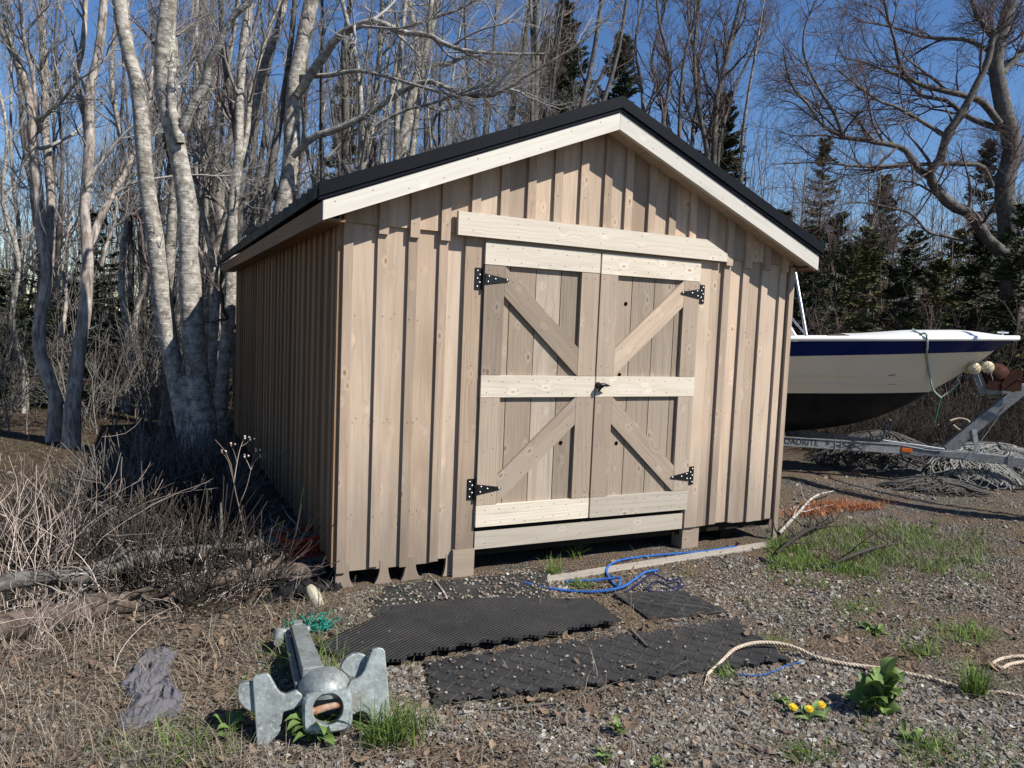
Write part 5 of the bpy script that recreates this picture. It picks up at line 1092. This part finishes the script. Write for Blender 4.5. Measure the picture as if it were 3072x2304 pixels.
bare_tree('big dark spreading tree at the right edge with curved low limb', [
    (px([(3036,1020),(3036,820),(3021,646),(3011,572),(3036,448),(3016,358),(2991,249),(2981,174),(3006,75),(3026,0),(3050,-160)], 14.4, 14.6), .24, .10),
    (px([(3036,830),(3021,776),(2967,731),(2932,681),(2902,641),(2862,627),(2822,592),(2798,557),(2783,532),(2817,482),(2837,408),(2882,338),(2912,278),(2957,189),(2975,100)], 14.3, 13.4), .13, .05),
    (px([(2783,532),(2743,497),(2718,453),(2668,433),(2609,423),(2529,413),(2469,383),(2420,318),(2370,264),(2355,224),(2340,149)], 13.9, 12.8), .065, .012),
    (px([(2529,413),(2509,348),(2474,288),(2434,214),(2415,159),(2420,75),(2454,0)], 13.2, 12.9), .035, .012),
    (px([(3000,372),(2941,298),(2900,285),(2817,264),(2750,240),(2712,199),(2693,124),(2668,25),(2660,-60)], 14.4, 13.4), .075, .015),
    (px([(3005,390),(2892,340),(2842,300),(2768,283),(2718,239),(2600,190),(2520,170)], 14.5, 15.2), .06, .012),
    (px([(2977,560),(2947,502),(2897,492),(2817,492),(2708,497),(2569,502),(2469,492),(2320,497)], 14.4, 13.2), .055, .010),
    (px([(2837,408),(2760,360),(2690,320),(2640,300),(2560,240),(2500,190)], 13.8, 13.), .045, .01),
    (px([(3010,150),(2960,90),(2930,40),(2910,-40)], 14.6, 14.2), .08, .03), (px([(2990,250),(3022,205),(3060,165),(3090,120),(3140,60)], 14.6, 14.9), .075, .03),
    (px([(2993,170),(2900,120),(2780,110),(2680,80),(2560,60)], 14.5, 15.3), .05, .012),
    (px([(2978,560),(2995,520),(3012,480),(3012,430)], 14.45, 14.6), .05, .03),
    (px([(2932,731),(2817,706),(2788,701),(2738,646),(2678,627),(2560,610),(2440,640)], 14.2, 13.2), .035, .008)], B_DARK, M_TWIGD, 43, d1=13, d2=7, d3=5, L1=1.7, trop=.02, ang=.7, t1=.2)
def W2(a, b, z): p = CAM+RIGHT*a+FWD*b; return np.array([p[0], p[1], z])
bare_tree('bare tree just outside the right edge whose limb shades the gravel', [
    ([W2(9.0, 5.2, GZ-.05), W2(8.95, 5.2, 1.2), W2(9.05, 5.3, 2.6), W2(8.9, 5.2, 4.2), W2(9.1, 5.4, 6.0)], .14, .05), ([W2(9.0, 5.2, 1.8), W2(8.1, 5.5, 2.7), W2(7.48, 5.8, 3.0), W2(6.9, 6.3, 3.0), W2(6.44, 6.75, 3.0), W2(6.1, 7.4, 3.1)], .15, .09), ([W2(8.1, 5.5, 2.7), W2(7.4, 6.4, 3.1), W2(6.9, 7.2, 3.2), W2(6.7, 8.2, 3.3)], .05, .025)], B_PALE, M_TWIG, 44, d1=3, d2=3, d3=3, L1=1.1)
# the wood behind: individual thin trees copied from six models
rr = np.random.default_rng(77); protos = []
for k in range(6):
    ns = (1, 2, 3, 1, 2, 4)[k]; h = (8.5, 9., 8., 10.5, 7.5, 8.5)[k]; st = []
    for j in range(ns):
        a = rr.uniform(0, 2*PI); ln_ = rr.uniform(.05, .16)*h if ns > 1 else rr.uniform(0, .05)*h; b = np.array([math.cos(a), math.sin(a), 0])*.06*(ns > 1)
        st.append(([b+np.array([math.cos(a)*ln_*t**1.3+rr.normal(0, .07)*(t > 0), math.sin(a)*ln_*t**1.3+rr.normal(0, .07)*(t > 0), -.1*(t == 0)+h*t*rr.uniform(.96, 1.04)]) for t in (0, .2, .4, .6, .8, 1.)], rr.uniform(.055, .10), .012))
    e = bare_tree('', st, (B_PALE, B_DARK, B_PALE, B_PALE, B_DARK, B_DARK)[k], (M_TWIG, M_TWIGD)[k % 2], 200+k, d1=(16, 10, 8, 18, 10, 7)[k], d2=5, d3=4, L1=1.5, trop=.12, ang=.6, base=np.zeros(3), t1=.15); protos.append([e, False])
KN = ('single stemmed tall', 'two stemmed dark', 'three stemmed pale', 'very tall pale single stemmed', 'short two stemmed dark', 'four stemmed dark')
def place(k, p, rz, sc, zone, grp):
    p = np.array([p[0], p[1], float(ground(p[0], p[1]))-.02]); e, used = protos[k]
    if not used: e.location = p; e.rotation_euler = (0, 0, rz); e.scale = (sc,)*3; protos[k][1] = True; o = e
    else: o = copy_tree(e, p, rz, sc)
    o['label'] = f'{KN[k]} bare tree {zone}'; o['category'] = 'tree'; o['group'] = f'{KN[k]} bare trees {grp}'; return o
cnt = 0; tries = 0; got = []
while cnt < 84 and tries < 4000:
    tries += 1; side = rr.random()
    if side < .62: a = rr.uniform(-9.5, 1.8); b = rr.uniform(10.8, 25)
    elif side < .80: a = rr.uniform(1.0, 5.0); b = rr.uniform(15, 26)
    else: a = rr.uniform(4.5, 15); b = rr.uniform(17.5, 28)
    if abs(a) > b*.78+1 or any((a-x)**2+(b-y)**2 < .8 for x, y in got): continue
    p = CAM+RIGHT*a+FWD*b
    if -.6 < p[0] < SW+.6 and p[1] < SL+1: continue
    got.append((a, b)); k = int(rr.integers(0, 6)); sc = rr.uniform(.8, 1.2)*(1 if side < .62 else .62 if side > .8 else .75)
    z, g_ = ('in the wood left of the shed', 'left of the shed') if a < -.5 else ('in the wood behind the shed', 'behind the shed') if a < 5.5 else ('in the wood behind the boat', 'behind the boat')
    if b > 17: z = 'deep '+z; g_ = 'deep in the wood '+g_
    place(k, p, rr.uniform(0, 6.28), sc, z, g_); cnt += 1
# spruces
def spruce(label, base, h, w_, seed, mat=None, dens=1., bare=.06, droop=.38, open_=1., base0=None, group=None):
    r = np.random.default_rng(seed); e = empty('spruce_tree', base, label, 'tree', group); b = np.array(base, float)
    tb = TB(); t = np.linspace(0, 1, 12); P = b+np.stack([.03*np.sin(t*5)*h*.1, .02*np.cos(t*4)*h*.1, h*t], 1); tb.tubes(P[None], (np.maximum(.012, .016*h*(1-t)))[None], 7); tb.build('trunk', B_SPR, e)
    tb = TB(); nb = int(34*h*dens**.5); tt = bare+(1-bare)*np.sqrt(r.random(nb)) if False else bare+(1-bare)*r.random(nb)**1.15; tt = np.minimum(tt, .985); a0 = r.uniform(0, 2*PI, nb)
    L = w_*(1-tt)**.78*r.uniform(.35, 1.2, nb)*(1+.22*np.sin(a0+7*tt+seed))+.12; a = a0; el = np.interp(tt, [0, .5, 1], [-.25, .0, .75])+r.normal(0, .12, nb); n = 6; s_ = np.linspace(0, 1, n)
    d = np.stack([np.cos(a)*np.cos(el), np.sin(a)*np.cos(el), np.sin(el)], 1); o0 = b+np.stack([np.zeros(nb), np.zeros(nb), h*tt], 1)
    B = o0[:, None]+d[:, None]*L[:, None, None]*s_[None, :, None]; B[:, :, 2] += (L[:, None]*(-droop*s_**1.5+droop*.8*s_**3)[None]); tb2 = TB(); tb2.tubes(B, (.012*(1-s_)+.003)[None]*np.ones((nb, 1)), 3); tb2.build('limbs', B_SPR, e)
    m = int(70*dens); x = r.random((nb, m))**.75*.999*(n-1); i = x.astype(int); f = (x-i)[..., None]; ti = np.arange(nb)[:, None]; p = (B[ti, i]*(1-f)+B[ti, np.minimum(i+1, n-1)]*f)
    side = np.stack([-np.sin(a), np.cos(a), np.zeros(nb)], 1); ww = (L[:, None]*.32*(1-.75*x/(n-1)))[..., None]*r.uniform(-1, 1, (nb, m, 1)); p = p+side[:, None]*ww+r.normal(0, .02, p.shape); p[..., 2] -= np.abs(ww[..., 0])*.22
    keep = r.random((nb, m)) < open_; p = p[keep]; dd = (d[:, None]+side[:, None]*np.sign(ww)*.8+r.normal(0, .35, (nb, m, 3)))[keep]; dd[:, 2] -= .15; dd /= np.linalg.norm(dd, axis=1, keepdims=True); q = len(p)
    l = r.uniform(.06, .14, q)*(.62+.035*h); c = r.normal(size=(q, 3)); c -= (c*dd).sum(1, keepdims=True)*dd; c /= np.linalg.norm(c, axis=1, keepdims=True)
    PP = p[:, None]+dd[:, None]*l[:, None, None]*np.array([-.4, .3, 1.])[None, :, None]; tb.strips(PP, c[:, None]*(l*.17)[:, None, None]*np.array([.6, 1., .12])[None, :, None], r.random(q)); tb.build('crown', mat or L_SPR, e); return e
def sp(u, vtop, dist, halfw_px, label, seed, **kw):
    top = pt(u, vtop, dist); b = np.array([top[0], top[1], float(ground(top[0], top[1]))-.05]); h = top[2]-b[2]; return spruce(label, b, h, halfw_px*dist/FPX, seed, **kw)
sp(1696, 12, 19., 330, 'tallest dark spruce standing left of the roof peak', 301, dens=1.5, bare=.3)
sp(1868, 105, 21., 250, 'narrow brownish spruce just right of the roof peak', 302, dens=1.1, open_=.75, bare=.3)
sp(2178, 280, 17., 190, 'spruce with layered boughs behind the right roof slope', 303, dens=1.2, bare=.2)
sp(2476, 415, 20., 130, 'thin open larch like conifer right of the shed', 304, dens=.9, open_=.6, mat=L_SPRG)
sp(2655, 530, 21., 150, 'dark dense spruce in the middle of the right background', 305, dens=1.3)
sp(2968, 425, 23., 150, 'spruce half hidden behind the big dark tree', 306, dens=1.2, open_=.8)
for i, (u, v, d_, hw_, lab, mt) in enumerate([(2450,690,14.5,200,'low dense spruce beside the right shed eave',L_SPR), (2560,740,15.5,170,'bushy yellow green young spruce above the boat cabin',L_SPRG), (2690,800,15.5,170,'young spruce above the middle of the boat',L_SPR), (2820,780,16.,170,'young spruce above the boat foredeck',L_SPRG), (2950,700,15.,160,'dark spruce left of the big dark tree trunk',L_SPR), (3080,620,13.6,190,'dark spruce at the right edge in front of the big tree',L_SPR),
        (2350,640,17.5,170,'dark spruce hidden behind the right shed eave',L_SPR), (30,820,12.5,230,'dark low spruce at the left edge behind the leftmost tree',L_SPR), (215,860,13.,210,'dark low spruce behind the second tree from the left',L_SPR), (380,900,14.,200,'dark low spruce left of the twin trunk tree',L_SPR), (520,880,15.,200,'dark low spruce seen between the twin trunks',L_SPR), (640,800,16.,190,'green low spruce behind the leaning pale tree',L_SPRG),
        (2520,640,19.,210,'broad green spruce behind the bushy yellow green one',L_SPR), (2600,690,17.5,200,'grey green conifer between the two young spruces over the boat',L_SPRG), (2745,700,18.5,230,'broad dark spruce behind the middle of the boat',L_SPR), (2880,690,18.,220,'broad yellow green spruce under the curved limb',L_SPRG), (3010,720,17.,200,'low spruce at the foot of the big dark tree',L_SPR), (2400,760,16.,150,'small yellow green spruce by the boat pole',L_SPRG), (3120,760,16.,200,'small spruce at the far right edge',L_SPRG),
        (625,380,19.,120,'greenish spruce high between the twin trunk tree and the corner tree',L_SPRG), (1045,120,22.,110,'yellow green spruce behind the straight dark tree',L_SPRG), (290,640,18.,140,'spruce in the distance behind the second tree from the left',L_SPR), (130,760,20.,150,'distant spruce near the left edge',L_SPR), (770,560,21.,150,'distant green spruce above the far end of the left eave',L_SPRG)]):
    sp(u, v, d_, hw_, lab, 320+i, mat=mt, dens=1.0, bare=.03, open_=.9)
# far brush that reads as one mass
def far_wood(name, n, afn, bfn, hfn, label, seed, mats):
    r = np.random.default_rng(seed); a, b = afn(r, n), bfn(r, n); p = CAM+RIGHT*a[:, None]+FWD*b[:, None]; p[:, 2] = ground(p[:, 0], p[:, 1])-.1; ok = ~((p[:, 0] > -.5) & (p[:, 0] < SW+1.2) & (p[:, 1] < SL+1.5)); p = p[ok]; n = len(p); h = hfn(r, n); t = np.linspace(0, 1, 6)
    ln_ = r.normal(0, .14, (n, 2)); P = p[:, None]+np.concatenate([ln_[:, None]*h[:, None, None]*(t**1.4)[None, :, None], (h[:, None]*t[None])[..., None]], 2); P[:, 1:, :2] += np.cumsum(r.normal(0, .05, (n, 5, 2)), 1)
    R_ = (.007+.0042*h)[:, None]*(1-.85*t)[None]; tb = TB(); tb.tubes(P, R_, 3); B, R1 = grow(P, R_, 7, h*.26, .6, 4, r, .14, .2, .5, .1, 1., .004); tb.tubes(B, R1, 3); B, R1 = grow(B, R1, 4, .55, .6, 2, r, .12, .2, .7, .2, 1., .0035); tb.tubes(B, R1, 3)
    return tag(tb.build(name, mats), label, 'brush', kind='stuff')
far_wood('far_wood', 1000, lambda r, n: r.uniform(-26, 8, n), lambda r, n: r.uniform(19, 36, n), lambda r, n: r.uniform(2.5, 8.5, n), 'far grey mass of bare trees behind the left wood', 401, M_TWIGF)
far_wood('far_wood', 1700, lambda r, n: r.uniform(4, 26, n), lambda r, n: r.uniform(17., 30, n), lambda r, n: r.uniform(1.2, 5.4, n), 'far brown mass of bare brush behind the boat', 402, M_TWIGD)
far_wood('undergrowth', 330, lambda r, n: r.uniform(-8, .2, n), lambda r, n: r.uniform(9.6, 17, n), lambda r, n: r.uniform(.6, 2.4, n), 'thin bare undergrowth among the left trees', 403, M_TWIGF)
far_wood('undergrowth', 300, lambda r, n: r.uniform(4.2, 14, n), lambda r, n: r.uniform(12.5, 19, n), lambda r, n: r.uniform(.5, 2.2, n), 'bare grey undergrowth on the bank behind the boat', 404, M_TWIGD)
far_wood('brush_pile', 420, lambda r, n: r.uniform(4.4, 9.2, n), lambda r, n: r.uniform(10.9, 13.5, n), lambda r, n: r.uniform(.12, .45, n), 'dark twiggy rubble on the bank behind the nets', 405, L_GOLD)
far_wood('dead_brush', 260, lambda r, n: r.uniform(-3.4, -.9, n), lambda r, n: r.uniform(4.2, 6.4, n), lambda r, n: r.uniform(.08, .34, n), 'dark tangle of dead twigs around the fallen log', 406, L_GOLD)
far_wood('dead_brush', 200, lambda r, n: r.uniform(-3.4, -1.0, n), lambda r, n: r.uniform(5.2, 8.2, n), lambda r, n: r.uniform(.12, .5, n), 'grey dead twigs in the shade behind the fallen log', 407, M_TWIGF)
# bleached weeds at the left
stems('dead_weeds', gv(40,1320,0), 48, 1.15, .20, 'tall arching clump of bleached dead weeds at the left edge', 501, L_STEM, .42, .0032)
stems('dead_weeds', gv(140,1230,0), 45, .8, .22, 'bleached dead weeds around the foot of the leftmost tree', 502, L_STEM, .5, .003)
stems('dead_weeds', gv(250,1260,0), 70, .55, .25, 'low tangle of dead weeds right of the second tree', 503, L_STEM, .8, .0025)
stems('dead_weeds', gv(60,1420,0), 70, .42, .20, 'low pale weeds in front of the fallen log at the left edge', 504, L_STEM, .8, .0022)
stems('dead_weeds', gv(330,1240,0), 80, .42, .22, 'low dead weeds behind the middle of the fallen log', 505, L_DRY, .9, .0022)
stems('dead_weeds', gv(560,1262,0), 45, .30, .14, 'sparse dead twigs hanging over the shed end of the fallen log', 506, L_STEM, .9, .0022)
stems('dead_weeds', gv(720,1340,0), 60, .22, .10, 'dry straw weeds at the left corner of the ribbed mat', 507, L_DRY, .9, .0018)
stems('dead_weeds', gv(200,1300,.2), 60, .30, .16, 'bleached dead stems lying across the outer half of the fallen log', 508, L_STEM, 1.1, .0022)
stems('dead_weeds', gv(450,1290,0), 70, .34, .20, 'tangle of dead stems in front of the shed half of the fallen log', 509, L_STEM, .9, .002)
dw = empty('dried_weed', gv(537,1225,0), 'single tall dried weed with seed heads in front of the left shed wall', 'dried weed'); DD = float(np.linalg.norm((gv(537,1225,0)-CAM)[:2] @ FWD[:2])) ; DD = float((gv(537,1225,0)-CAM) @ FWD)
ds = lambda L, k=0.: [pt(x*F, y*F, DD+k) for x, y in L]
tb = TB(); heads = []
for L, r0 in (([(537,1225),(527,1150),(515,1090),(505,1045),(498,1000),(480,965),(465,950)], .005), ([(516,1092),(530,1060),(542,1015),(548,985),(552,972)], .003), ([(505,1045),(512,1000),(520,965),(528,945)], .003), ([(512,1000),(505,975),(498,960)], .002), ([(520,965),(535,955),(540,948)], .002), ([(542,1015),(533,995),(527,985)], .002), ([(542,1015),(556,990),(562,985)], .002), ([(502,1030),(490,990),(478,975)], .002)):
    P = smooth_path(ds(L), 10); tb.tubes(P[None], np.linspace(r0, r0*.45, 10)[None], 5); heads.append(P[-1])
tb.build('stem', L_STEM, dw)
for h_ in heads[1:]:
    mb = MB()
    for k in range(4):
        c = h_+np.random.default_rng(k).normal(0, .012, 3); mb.lathe(c, (0, 0, 1), [(.001,-.007),(.006,-.004),(.007,0),(.005,.005),(.001,.007)], 7)
    mb.build('seed_head', [L_STEM], dw)
